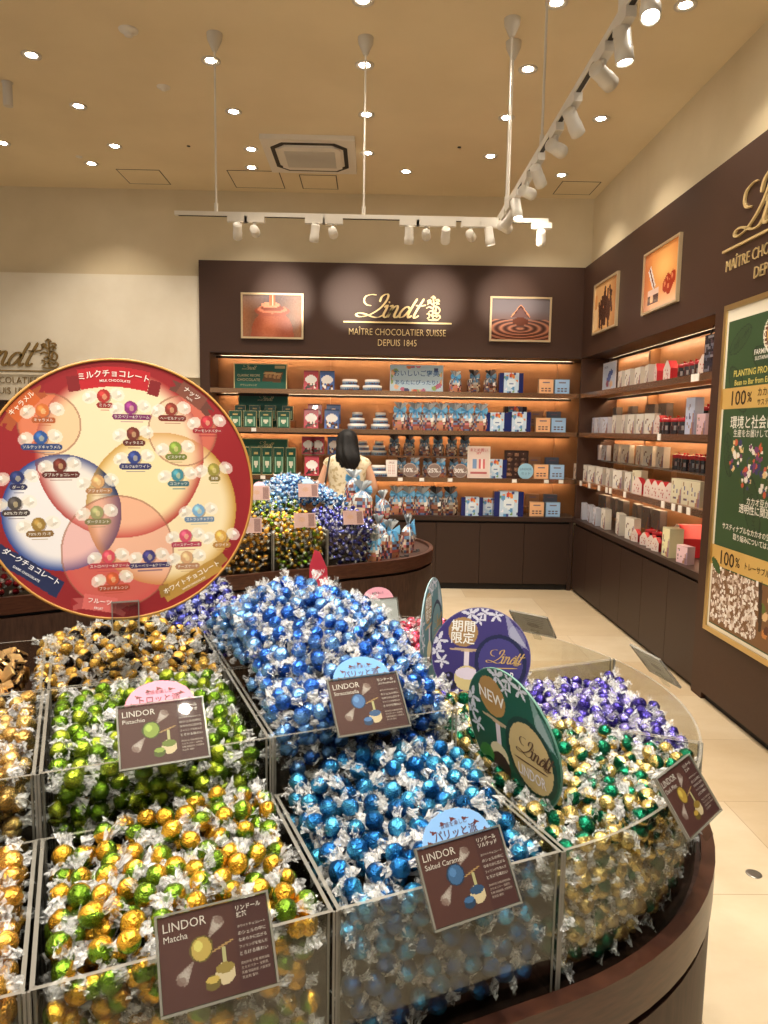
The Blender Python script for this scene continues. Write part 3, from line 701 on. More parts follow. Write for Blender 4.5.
NAME=dict(matcha='matcha_chocolate',pistachio='pistachio_chocolate',salted='turquoise_chocolate',deepblue='blue_chocolate',emerald='green_gold_chocolate',violet='violet_chocolate',gold='golden_chocolate',palegold='pale_gold_chocolate',blackgold='black_gold_chocolate',square='square_chocolate',navy='navy_chocolate',pink='pink_chocolate',red='red_chocolate')
MADE={}
class Flavour:
    def __init__(s,key,mat,label_word,square=False):
        s.key=key; s.mat=mat; s.word=label_word; s.square=square
        if square:
            s.meshes=[]
            for k in range(3):
                q=MB(); r=random.Random(k); a=.015; pts=[(-a,-a),(a,-a),(a,a),(-a,a)]
                top=[(-a*.92,-a*.92,.0055),(a*.92,-a*.92,.0055),(a*.92,a*.92,.0055),(-a*.92,a*.92,.0055)]; bot=[(-a*.92,-a*.92,-.0055),(a*.92,-a*.92,-.0055),(a*.92,a*.92,-.0055),(-a*.92,a*.92,-.0055)]
                mid=[(x*1.04,y*1.04,r.uniform(-.002,.002)) for x,y in pts]; V=bot+mid+top
                q.add(V,[(3,2,1,0),(8,9,10,11)]+[(i,(i+1)%4,4+(i+1)%4,4+i) for i in range(4)]+[(4+i,4+(i+1)%4,8+(i+1)%4,8+i) for i in range(4)])
                # folded foil corners
                for sx in (-1,1): q.add([(sx*a*.9,-a,.002),(sx*a*1.45,-a*.7,.004+r.uniform(-.003,.004)),(sx*a*1.5,a*.6,-.003),(sx*a*.9,a,-.002)],[(0,1,2,3)])
                o=q.build('c',mat); s.meshes.append(o.data); bpy.data.objects.remove(o)
        else: s.meshes=[ball_mesh('chocolate_ball',mat,k+len(key)) for k in range(3)]
        s.low=None
    def lowmesh(s):
        if s.low is None:
            s.low=[]
            for k in range(3):
                me=ball_mesh('b',s.mat,k,r=.0148,sub=1,rough=.02)
                q=MB(); q.add([v.co[:] for v in me.vertices],[tuple(p.vertices) for p in me.polygons],0,smooth=True)
                V,F=twist_geo(20+k,8,rings=2,length=.010,flare=.008); q.add(V,F,1); o=q.build('l',[s.mat,CELLO]); s.low.append(o.data); bpy.data.objects.remove(o)
        return s.low
F={}
def fl(key,word,c1,c2,split=0.,soft=.12,square=False,rough=.19): F[key]=Flavour(key,foil(key+'_foil',c1,c2,split,soft,rough),word,square)
fl('matcha','gold and lime green foil chocolate ball with clear twist ends',(230,178,58),(112,150,40),.0)
fl('pistachio','lime green foil chocolate ball with clear twist ends',(176,196,60),(100,136,30),.3,.4)
fl('salted','turquoise blue foil chocolate ball with clear twist ends',(74,166,214),(24,88,146),.1,.5)
fl('deepblue','bright blue foil chocolate ball with clear twist ends',(120,172,232),(46,98,190),.1,.5)
fl('emerald','gold and dark green foil chocolate ball with clear twist ends',(226,200,124),(14,104,74),-.05)
fl('violet','violet foil chocolate ball with clear twist ends',(134,126,204),(72,60,156),.1,.4)
fl('gold','golden foil chocolate ball with clear twist ends',(230,180,84),(206,150,60),.2,.5)
fl('palegold','pale gold foil chocolate ball with clear twist ends',(228,196,124),(200,160,90),.2,.5)
fl('blackgold','gold and black foil chocolate ball with clear twist ends',(230,188,92),(26,20,18),-.3)
fl('square','brown and gold foil wrapped square chocolate',(230,190,130),(58,36,24),.06,.05,True,.3)
fl('navy','navy and silver foil chocolate ball with clear twist ends',(104,112,196),(44,46,124),.1,.3)
fl('pink','pink foil chocolate ball with clear twist ends',(224,110,130),(200,70,100),.1,.5)
fl('red','red foil chocolate ball with clear twist ends',(222,74,88),(160,36,48),.1,.5)

def poisson(n_try,gen,rad,rr):
    pts=[];cell={}
    for _ in range(n_try):
        p=gen(rr)
        if p is None: continue
        k=(int(math.floor(p[0]/rad)),int(math.floor(p[1]/rad))); ok=True
        for i in (-1,0,1):
            for j in (-1,0,1):
                for q in cell.get((k[0]+i,k[1]+j),()):
                    if (q[0]-p[0])**2+(q[1]-p[1])**2<rad*rad: ok=False
        if ok: pts.append(p); cell.setdefault(k,[]).append(p)
    return pts
def inside(poly,x,y):
    c=False; n=len(poly)
    for i in range(n):
        x1,y1=poly[i-1]; x2,y2=poly[i]
        if (y1>y)!=(y2>y) and x<(x2-x1)*(y-y1)/(y2-y1)+x1: c=not c
    return c
def edge_dist(poly,x,y):
    d=9
    for i in range(len(poly)):
        a=Vector(poly[i-1]);b=Vector(poly[i]);p=Vector((x,y));e=b-a;t=max(0,min(1,(p-a).dot(e)/max(e.length_squared,1e-9))); d=min(d,(p-a-e*t).length)
    return d
CAM=Vector((0,0,1.5))
def fill_bin(I,fl_,poly,hf,where,group,far_=False,cap=300,faces=(),rad=.0272,zbot=ZTAB+.02,seed=0,layers=2,scale=1.,inset=.0235,margin_poly=None,order=None):
    """chocolates in one bin: two layers over the heap, one layer behind each visible acrylic face"""
    rr=random.Random(seed+77); f=F[fl_]; xs=[p[0] for p in poly]; ys=[p[1] for p in poly]; cand=[]
    def gen(r):
        x,y=r.uniform(min(xs),max(xs)),r.uniform(min(ys),max(ys))
        return (x,y) if inside(poly,x,y) and edge_dist(poly,x,y)>inset else None
    area=(max(xs)-min(xs))*(max(ys)-min(ys))
    for L in range(layers):
        for x,y in poisson(int(area/rad**2*26),gen,rad*(1+.04*L),rr):
            z=hf(x,y)-.012-.0245*L+rr.uniform(-.005,.006)*(1 if L==0 else .5); cand.append((L,x,y,z))
    for (a,b) in faces:     # polyline faces: points a->b in local coordinates
        A=Vector(a);B=Vector(b);Ln=(B-A).length;e=(B-A)/Ln;nn=Vector((-e.y,e.x))
        def g2(r):
            s=r.uniform(.018,Ln-.018) if Ln>.1 else r.uniform(0,Ln); z=r.uniform(zbot,zbot+.35); q=A+e*s+nn*.0165
            return (s,z) if z<hf(q.x,q.y)-.034 else None
        for s_,z in poisson(int(Ln*.35/rad**2*30),g2,rad*.97,rr):
            q=A+e*s_+nn*(.0242+rr.uniform(0,.004))
            if edge_dist(poly,q.x,q.y)>inset*.8 or True: cand.append((.5,q.x,q.y,z))
    def key(c):
        w=I.w(c[1],c[2]); return (c[0]>=1, (Vector((w[0],w[1],c[3]))-CAM).length)
    cand.sort(key=key); cap=max(0,min(cap,300-MADE.get(fl_,0))); ind=cand[:cap]; rest=cand[cap:]; MADE[fl_]=MADE.get(fl_,0)+len(ind)
    if far_:
        meshes=f.lowmesh() if not f.square else f.meshes
        for k,(L,x,y,z) in enumerate(ind):
            o=bpy.data.objects.new(NAME[fl_],meshes[k%3]); COL.objects.link(o); w=I.w(x,y); o.location=(w[0],w[1],z); o.rotation_euler=rnd_rot(rr); o.scale=(scale,)*3
            tag(o,f'{f.word} {where}','chocolate',group)
    else:
        proto=None
        for k,(L,x,y,z) in enumerate(ind):
            if proto is None:
                o=bpy.data.objects.new(NAME[fl_],f.meshes[0]); COL.objects.link(o); tag(o,f'{f.word} {where}','chocolate',group); proto=o
                if not f.square:
                    c=bpy.data.objects.new('wrapper',TW[0]); COL.objects.link(c); c.parent=o
            else:
                o=proto.copy(); COL.objects.link(o); o.data=f.meshes[k%3]
                for ch in proto.children:
                    c=ch.copy(); COL.objects.link(c); c.parent=o; c.data=TW[rr.randrange(6)]
            w=I.w(x,y); o.location=(w[0],w[1],z); e=rnd_rot(rr)
            if not f.square and (L==.5 or edge_dist(poly,x,y)<.038):
                bd,be=9,None
                for i_ in range(len(poly)):
                    a_=Vector(poly[i_-1]);b_=Vector(poly[i_]);ee=b_-a_;tt=max(0,min(1,(Vector((x,y))-a_).dot(ee)/max(ee.length_squared,1e-9)));dd=(Vector((x,y))-a_-ee*tt).length
                    if dd<bd: bd,be=dd,math.atan2(ee.y,ee.x)
                e=Euler((rr.uniform(0,6.28),rr.uniform(-.9,.9) if L==.5 else rr.uniform(-.3,.3),be+I.ang+rr.uniform(-.1,.1)))
            if f.square: e=Euler((rr.uniform(-.9,.9),rr.uniform(-.9,.9),rr.uniform(0,6)))
            o.rotation_euler=e; s_=rr.uniform(.95,1.06)*scale; o.scale=(s_,)*3
    # what lies deeper in the heap, beyond counting
    q=MB(); lm=f.meshes if f.square else f.lowmesh()
    for L,x,y in [(L,)+p for L in range(layers,layers+2) for p in poisson(int(area/rad**2*10),gen,rad*1.12,rr)]:
        z=hf(x,y)-.012-.0245*L
        if z>zbot-.006: rest.append((L,x,y,z))
    gv=[([v.co.copy() for v in m.vertices],[tuple(p.vertices) for p in m.polygons],[p.material_index for p in m.polygons]) for m in lm]
    for k,(L,x,y,z) in enumerate(rest):
        w=I.w(x,y); M=Matrix.Translation((w[0],w[1],z))@rnd_rot(rr).to_matrix().to_4x4()@Matrix.Scale(scale,4); vs,fs,ms=gv[k%3]
        o=len(q.v); q.v+=[tuple(M@v) for v in vs]; q.f+=[tuple(i+o for i in ff) for ff in fs]; q.m+=ms; q.c+=[(255,255,255)]*len(fs); q.sm+=[True]*len(fs)
    if rest:
        o=q.build('chocolate_pile',[f.mat,CELLO]); tag(o,f'{f.word}s buried deep {where}','chocolate pile',None,'stuff')
    return len(ind)

cnt=0
def nbump(x,y,s=9.,a=.012): return noise.noise(Vector((x*s,y*s,1.3)))*a
Z1,Z2=.93,1.02
def front_h(x,y):      # front tier slopes up to the tier behind
    t=(y+.65)/.30; return .925+.045*t+nbump(x,y)
W0=-.66
specs=[]
# ---- near island, front tier
B=[('gold',-.99,-.66,'in the front left bin'),('matcha',-.66,-.33,'in the matcha card bin'),('salted',-.33,0.,'in the front middle bin')]
for key,x0,x1,wh in B:
    P=rect_poly(x0,x1,-.65,-.352); bin_poly(near,P,ZTAB,Z1,f'clear acrylic bin of {F[key].word.split(" foil")[0]} foil chocolates, front edge of the near table')
    if key=='matcha': hf=lambda x,y:.928+.035*max(0,(x+.66)/.33)*((y+.65)/.3)+.018*math.sin(PI*min(1,max(0,(x+.66)/.33)))+nbump(x,y)
    elif key=='salted': hf=lambda x,y:.925+.055*((y+.65)/.3)+.02*math.sin(PI*min(1,max(0,(x+.33)/.33)))+nbump(x,y)
    else: hf=lambda x,y:.935+.02*((y+.65)/.3)+nbump(x,y)
    n=fill_bin(near,key,P,hf,wh,key+' flavour '+wh,faces=[((x0+.005,-.648),(x1-.005,-.648))],seed=len(key)); print(key,n)
# ---- near island, second tier
B=[('palegold',-.99,-.66,'in the raised left bin'),('pistachio',-.66,-.33,'in the pistachio card bin')]
for key,x0,x1,wh in B:
    P=rect_poly(x0,x1,-.348,0.); bin_poly(near,P,ZTAB,Z2,f'raised clear acrylic bin of {F[key].word.split(" foil")[0]} foil chocolates, second row')
    hf=(lambda x,y:1.005+.03*((y+.35)/.35)+nbump(x,y)) if key=='pistachio' else (lambda x,y:1.01+.02*((y+.35)/.35)+nbump(x,y))
    n=fill_bin(near,key,P,hf,wh,key+' flavour '+wh,faces=[((x0+.005,-.346),(x1-.005,-.346))],seed=len(key),zbot=.90); print(key,n)
P=rect_poly(-.33,0.0,-.348,0.); bin_poly(near,P,ZTAB,Z2,'raised clear acrylic bin overflowing with bright blue foil chocolates')
P=rect_poly(-.33,0.0,.002,.35); bin_poly(near,P,ZTAB,Z2,'raised clear acrylic bin hidden behind the bright blue heap')
def heap(x,y):
    dx=(x+.175)/.27; dy=(y+.02)/.50; return 1.00+.185*math.exp(-(dx*dx*1.1+dy*dy*1.9))-.0*abs(x)+nbump(x,y,11,.014)
P=rect_poly(-.338,-.004,-.352,.30)
n=fill_bin(near,'deepblue',P,heap,'in the tall mid-table heap','bright blue chocolates in the tall heap',seed=3,faces=[((-.32,-.346),(-.01,-.346)),((.004,-.34),(.004,-.02))],zbot=.94); print('deep',n)
# ---- back tiers of the near island
P=rect_poly(-.66,-.33,.002,.62); bin_poly(near,rect_poly(-.66,-.33,.002,.35),ZTAB,Z2,'raised clear acrylic bin of black and gold foil chocolates behind the round sign foot')
n=fill_bin(near,'blackgold',rect_poly(-.70,-.31,.0,.40),lambda x,y:1.01+.04*math.sin(PI*min(1,max(0,(x+.7)/.4)))*(y/.4)+nbump(x,y),'around the round sign foot','black and gold chocolates round the sign foot',seed=5,cap=260); print('bg',n)
P=rect_poly(-1.0,-.70,-.0,.36); bin_poly(near,rect_poly(-.99,-.665,.002,.35),ZTAB,Z2,'raised clear acrylic bin of square brown chocolates at the left edge')
n=fill_bin(near,'square',P,lambda x,y:1.0+.02*y/.35+nbump(x,y,10,.02),'in the heap at the left edge','square chocolates at the left edge',seed=6,cap=220,rad=.026); print('sq',n)
n=fill_bin(near,'navy',rect_poly(-.42,-.20,.30,.62),lambda x,y:1.03+.06*(y-.3)/.3+nbump(x,y),'behind the tall blue heap','navy chocolates behind the blue heap',seed=8,cap=150); print('navy',n)
bin_poly(near,rect_poly(-.45,-.02,.352,.62),ZTAB,1.0,'clear acrylic bin of navy foil chocolates on the far side of the near table')
# ---- rounded end
for key,t0,t1,wh,hf,lab in (('emerald',-PI/2,-PI/4,'in the rounded end bin',lambda x,y:.925+.055*max(0,1-math.hypot(x,y)/.65)+nbump(x,y),'front wedge-shaped clear acrylic bin of gold and green chocolates at the rounded end'),
                        ('violet',-PI/4,.0,'in the aisle end bin',lambda x,y:.895+.06*max(0,1-math.hypot(x,y)/.65)+nbump(x,y),'wedge-shaped clear acrylic bin of violet chocolates at the rounded end'),
                        (None,0.,PI/4,'',None,'wedge-shaped clear acrylic bin left almost empty at the rounded end'),
                        ('pink',PI/4,PI/2,'behind the teal sign',lambda x,y:.935+nbump(x,y),'wedge-shaped clear acrylic bin of pink chocolates at the rounded end')):
    P=wedge(t0,t1); bin_poly(near,P,ZTAB,Z1,lab)
    if key:
        fc=[]
        if key in('emerald','violet'):
            seg=10; A=[(.648*math.cos(t0+(t1-t0)*i/seg),.648*math.sin(t0+(t1-t0)*i/seg)) for i in range(seg+1)]; fc=[(A[i],A[i+1]) for i in range(seg)]
            if key=='violet': fc=fc[:4]
        n=fill_bin(near,key,wedge(t0,t1,.12,.65),hf,wh,key+' flavour '+wh,faces=fc,seed=9,cap=300 if key!='pink' else 120); print(key,n)

# ---- far island
fb=[('red',-2.31,-1.65,-.65,-.35,Z1),('gold',-.99,-.66,-.65,-.35,Z1),('matcha',-.66,-.33,-.65,-.35,Z1),('navy',-.33,0,-.65,-.35,Z1),
    ('pistachio',-.99,-.33,-.35,0.,Z2),('deepblue',-.33,.0,-.35,.0,Z2),('palegold',-1.65,-.99,-.65,-.35,Z1)]
for key,x0,x1,y0,y1,zt in fb:
    P=rect_poly(x0,x1,y0,y1)
    if y0<-.5: hf=lambda x,y:.95+.09*((y+.65)/.3)+nbump(x,y,7,.02)
    else: hf=lambda x,y:1.06+.10*((y+.35)/.35)*(1 if x<-.3 else 1)+nbump(x,y,7,.02)
    if key=='deepblue': hf=lambda x,y:1.05+.16*math.exp(-((x+.25)/.22)**2)*((y+.35)/.35)**.6+nbump(x,y,7,.02)
    bin_poly(far,P,ZTAB,zt,f'clear acrylic bin of {F[key].word.split(" foil")[0]} foil chocolates on the far table')
    if key=='deepblue': P=rect_poly(x0-.30,x1+.0,-.34,.3); hf=lambda x,y:1.04+.17*math.exp(-((x+.27)/.25)**2-((y+.02)/.3)**2)+nbump(x,y,7,.02)
    if key=='pistachio': P=rect_poly(x0,x1,-.34,.0); hf=lambda x,y:1.05+.08*((y+.35)/.35)+nbump(x,y,7,.02)
    wh='on the far table' if key!='palegold' else 'on the far table'
    n=fill_bin(far,key,P,hf,wh,f'{key} chocolates on the far table'.replace('palegold','pale gold').replace('deepblue','bright blue'),far_=True,faces=[((x0+.01,y0+.002),(x1-.01,y0+.002))] if y0<-.5 else (),seed=12+len(key),layers=1,rad=.032,cap=260 if key!='palegold' else 60,scale=1.12); print('far',key,n)

# ================================================================== SIGNS ON THE NEAR TABLE
def round_sign():
    org=Vector((-.457,1.325,1.383)); R=.239
    t=thing('round_flavour_sign','large round red flavour chart sign with overlapping circles on a clear stand','sign',org)
    right=Vector((.945,.33,-.0)); up=Vector((-.03,.09,1)); t.matrix_world=frame_matrix(org,right,up)
    cv=Canvas(345-403,345+403,409-381,409+381,330,330)
    cv.fill((150,22,30)); cv.mix(np.clip((cv.Y-399)/900+.1,0,.3),(110,12,20))
    def venn(x,y,r,fill,fa,edge,w,ea=1.):
        d=np.sqrt((cv.X-x)**2+(cv.Y-y)**2); k=d<r; cv.mix(k*fa,fill); cv.mix(k*np.clip((d-(r-w))/w,0,1)**1.6*ea,edge)
    venn(530,236,104,(214,120,96),.85,(150,70,50),12,.6); venn(145,222,86,(222,130,92),.95,(190,90,50),14,.6); venn(330,590,162,(206,96,84),.95,(200,70,70),30,.6)
    dw=np.sqrt((cv.X-465)**2+(cv.Y-468)**2); dm=np.sqrt((cv.X-347)**2+(cv.Y-305)**2); dd=np.sqrt((cv.X-175)**2+(cv.Y-473)**2)
    venn(465,468,226,(240,222,180),1,(186,138,56),46); venn(175,473,166,(236,232,232),1,(30,56,132),44); venn(347,305,245,(240,224,186),1,(160,36,36),48)
    k=(dw<226)&(dm<245); cv.mix(k,(240,220,170)); cv.mix(k*np.clip((dw-190)/36,0,1)**1.6,(196,150,70)); cv.mix(k*np.clip((dm-200)/45,0,1)**1.6,(170,52,44))
    k=(dd<166)&(dm<245)&(dw>=226); cv.mix(k,(236,228,220)); cv.mix(k*np.clip((dm-200)/45,0,1)**1.6,(168,60,56)); cv.mix(k*np.clip((dd-128)/38,0,1)**1.6,(60,70,120))
    k=(dd<166)&(dw<226); cv.mix(k,(232,214,180)); cv.mix(k*np.clip((dd-110)/56,0,1)**1.3,(24,38,84)); cv.mix(k*np.clip((dw-200)/26,0,1)*.8,(170,130,60))
    for (x,y,r,c,a) in ((330,590,162,(222,120,110),.42),(530,236,104,(226,180,150),.35),(145,222,86,(228,170,120),.4)):
        d=np.sqrt((cv.X-x)**2+(cv.Y-y)**2); cv.mix((d<r)*((dm<245)|(dw<226)|(dd<166))*a,c); cv.mix((abs(d-r)<2.5)*.6,(150,96,70)); 
    def ribbon(x,y,w,h,c,rot,tail):
        cc,ss=math.cos(rot),math.sin(rot)
        for sg in (-1,1): cv.rect(x+sg*cc*(w/2+8),y+sg*ss*(w/2+8)+8,44,h*.75,tail,1,rot+sg*.25); cv.tri([(x+sg*cc*(w/2+34),y+sg*ss*(w/2+34)-h*.3+8),(x+sg*cc*(w/2+34),y+sg*ss*(w/2+34)+h*.3+8),(x+sg*cc*(w/2+14),y+sg*ss*(w/2+14)+8)],(146,22,30))
        cv.rect(x,y,w,h,c,1,rot)
    for k in range(-4,5): cv.rect(330+k*22,82-abs(k)**1.6*-1.1+0,26,58,(190,26,38),1,k*.045)
    cv.rect(214,106,34,44,(130,20,26),1,-.15); cv.rect(446,112,34,44,(130,20,26),1,.25)
    ribbon(76,170,92,46,(206,98,40),-.80,(170,82,40)); ribbon(560,130,88,44,(128,72,56),.62,(104,58,46)); 
    for k in range(-4,5): cv.rect(75+k*19,630+k*13+abs(k)*1.0,27,50,(22,34,78),1,.62-k*.03)
    ribbon(272,738,96,44,(214,104,98),.20,(180,80,78)); 
    for k in range(-4,5): cv.rect(548+k*19,682-k*9.5,26,46,(178,136,58),1,-.46)
    cv.rect(638,628,36,30,(150,112,44),1,-.7); cv.rect(462,712,30,36,(150,112,44),1,-.2)
    C=[(298,138,(176,44,40),'ミルク'),(375,170,(140,48,120),'ラズベリー&クリーム'),(495,172,(140,52,38),'ヘーゼルナッツ'),(604,208,(180,44,54),'アーモンドバター'),(127,184,(206,110,50),'キャラメル'),(120,260,(40,84,150),'ソルテッドキャラメル'),
       (380,246,(110,46,34),'ティラミス'),(505,287,(128,152,58),'ピスタチオ'),(382,315,(44,62,130),'ミルク&ホワイト'),(170,338,(104,40,30),'ダブルチョコレート'),(54,372,(34,46,100),'ダーク'),(275,385,(206,158,104),'アフォガート'),
       (510,367,(62,132,146),'ココナッツ'),(622,352,(150,140,60),'抹茶'),(46,444,(70,64,62),'60%カカオ'),(270,474,(150,150,100),'ダークミント'),(108,504,(150,118,52),'70%カカオ'),(572,475,(120,168,206),'ストラッチャテラ'),(300,603,(204,70,86),'ストロベリー&クリーム'),
       (530,550,(206,76,104),'バースデーケーキ'),(640,555,(206,158,74),'ホワイト'),(418,607,(58,52,116),'ブルーベリー&クリーム'),(532,615,(206,160,116),'チーズケーキ'),(310,668,(196,82,44),'ブラッドオレンジ')]
    L=MB(); U=lambda x,y:((x-345)/403*R,(409-y)/381*R); Zt=.0048
    for x,y,c,s in C:
        sparkle_candy(cv,x,y,c,19,-.12); w=max(30,9.4*len(s)+16); c2=np.array(c)*.8+np.array((10,0,0)); cv.rect(x+3,y+27,w-14,17,c2); cv.disc(x+3-w/2+7,y+27,8.5,c2); cv.disc(x+3+w/2-7,y+27,8.5,c2)
        px,py=U(x+3,y+27); text(L,s,.0066,px,py,Zt,0,0,(244,238,226),width=(w-14)/378*R)
        cv.rect(x+3,y+42,w*.6,3,c2,.5)
    r=np.sqrt(((cv.X-345)/403)**2+((cv.Y-409)/381)**2); f=MB(); cv.to(f,2*R,2*R,.004,0,keep=r<.99)
    f.build('printed_face',PAPER,t)
    tc=[((330,72),.0140,'ミルクチョコレート',0.0,(250,240,230),.20),((332,93),.0062,'MILK CHOCOLATE',0,(250,240,230),.2),((72,165),.0110,'キャラメル',.80,(252,236,214),None),((88,182),.0048,'CARAMEL',.80,(252,236,214),None),
        ((560,124),.0115,'ナッツ',-.62,(250,236,224),None),((552,140),.0048,'NUTS',-.62,(250,236,224),None),((86,622),.0122,'ダークチョコレート',-.62,(244,244,250),None),((72,642),.0056,'DARK CHOCOLATE',-.62,(244,244,250),None),
        ((272,732),.0105,'フルーツ',-.20,(252,236,230),None),((268,752),.006,'FRUIT',-.2,(252,236,230),None),((546,676),.0115,'ホワイトチョコレート',.46,(250,240,220),None),((552,695),.005,'WHITE CHOCOLATE',.46,(250,240,220),None)]
    for (x,y),sz,s,ro,c,bd in tc:
        px,py=U(x,y); text(L,s,sz,px,py,Zt,ro,0,c,bend=bd,bold=.012)
    L.build('lettering',PAPER,t)
    b=MB(); b.lathe([(R,0),(R,.005),(R-.0045,.0062),(R-.0045,0)],96); b.build('gold_rim',simple('ochre_rim',(196,140,66),.5),t)
    MB().lathe([(R-.002,-.002),(R-.002,.0015)],96).build('board',WHITEL,t)
    h=MB(); h.box(-.022,.022,-.262,-.205,.006,.009); h.box(-.022,.022,-.262,-.205,-.006,-.003); h.box(-.022,.022,-.266,-.262,-.006,.009); h.box(-.018,.018,-.42,-.262,-.004,.001)
    h.box(-.024,.024,-.207,-.204,-.006,.010,1); h.box(-.024,-.022,-.262,-.205,-.006,.010,1); h.box(.022,.024,-.262,-.205,-.006,.010,1)
    h.build('clear_stand',[ACR,ACRE],t)
round_sign()

def topper_sign(label,ctr,yaw,lean,roll,R,base,badge,badgetxt,kind,fg):
    """round printed board on a tab pushed into the chocolates"""
    t=thing('round_topper_sign',label,'sign',ctr)
    t.rotation_euler=Euler((0,0,0)); M=Matrix.Translation(ctr)@Matrix.Rotation(yaw,4,'Z')@Matrix.Rotation(PI/2-lean,4,'X')@Matrix.Rotation(roll,4,'Z'); t.matrix_world=M
    cv=Canvas(-1,1,-1,1,120,120); base=np.array(base,float); cv.fill(base); cv.mix(np.clip((cv.Y+1)/2*.35,0,.4),base*.8)
    def blossom(x,y,s,rot=0):
        for k in range(5): a=rot+k*PI*.42; cv.disc(x+s*math.cos(a)*.7,y+s*math.sin(a)*.7,s*.62,(222,222,236),.95,s*.22,a)
    for (x,y,s) in ((-.22,-.86,.15),(.05,-.9,.13),(.28,-.86,.12),(-.86,-.28,.15),(-.9,-.05,.13),(-.78,.14,.12),(-.05,-.74,.09)): blossom(x,y,s,x*3)
    cv.tri([(.45,-.95),(.95,-.2),(.55,-.45)],(214,220,230),.55); cv.disc(.72,-.45,.24,(200,206,220),.35,.12,1.0)
    cv.disc(-.37,-.48,.30,badge)
    cv.rect(-.28,.08,.10,.44,(226,214,226)); cv.disc(-.28,-.12,.36,(206,176,140),.9,.03); 
    if kind=='violet':
        cv.disc(-.26,.46,.26,(214,196,140)); cv.disc(-.26,.36,.24,(226,214,232),1,.12)
        for x,y in ((-.66,.52),(-.56,.62),(-.72,.64),(-.62,.44)): cv.disc(x,y,.09,(26,24,52)); cv.disc(x-.02,y-.02,.03,(120,120,170))
    elif kind=='green':
        cv.disc(-.30,.44,.21,(226,214,176)); cv.disc(-.28,.60,.22,(54,34,24),1,.22); cv.disc(-.62,.58,.16,(60,132,52),.9,.22,.6)
    else: cv.disc(-.28,.5,.2,(70,44,34)); cv.disc(-.3,.36,.18,(226,214,176))
    cv.disc(.40,.10,.52,(20,30,70) if kind!='green' else (14,50,36),.9,.58,-.25); cv.disc(.40,.10,.44,fg,1,.50,-.25)
    r=np.sqrt(cv.X**2+cv.Y**2); m=MB(); cv.to(m,2*R,2*R,.0022,0,keep=r<.985)
    m.build('printed_face',PAPER,t)
    L=MB(); z=.0028
    for s,sz,x,y in badgetxt: text(L,s,sz*R,x*R,y*R,z,0,0,(248,244,236),bold=.015)
    L2c=(92,62,40) if kind=='green' else (204,170,110)
    script_logo(L,.12*R,-.10*R,.27*R,z,0,L2c,ratio=.92); crest(L,.64*R,-.12*R,.2*R,z,0,L2c); stroke(L,[(.06*R,-.22*R),(.74*R,-.18*R)],.02*R,z,nib=PI/2,c=L2c)
    text(L,'LINDOR',.24*R,.41*R,-.36*R,z,.04,0,(240,236,240),width=.56*R,bold=.01); L.build('lettering',PAPER,t)
    b=MB(); b.lathe([(R,-.001),(R,.0021)],64,c=tuple(base*.6+80)); b.prism([(-.35*R,-1.5*R),(.35*R,-1.5*R),(.35*R,-.9*R),(-.35*R,-.9*R)],-.001,.0019,c=tuple(base)); b.build('board',PAPER,t)
topper_sign('round violet limited-edition topper sign with blossom print, standing among the chocolates',(.24,1.50,1.018),-.22,.10,0.,.106,(62,52,120),(170,134,88),[('期間',.25,-.37,.60),('限定',.25,-.37,.36)],'violet',(66,60,128))
topper_sign('round dark green NEW topper sign tilted in front of the violet sign',(.2305,1.10,1.013),-1.1,-.2,-.08,.117,(14,84,62),(178,138,78),[('NEW',.25,-.37,.48)],'green',(206,182,128))
topper_sign('round teal topper sign seen almost edge-on behind the blue heap',(.156,1.76,1.008),1.27,.02,.0,.126,(92,138,150),(178,146,104),[('期間',.25,-.37,.60),('限定',.25,-.37,.36)],'teal',(112,150,160))

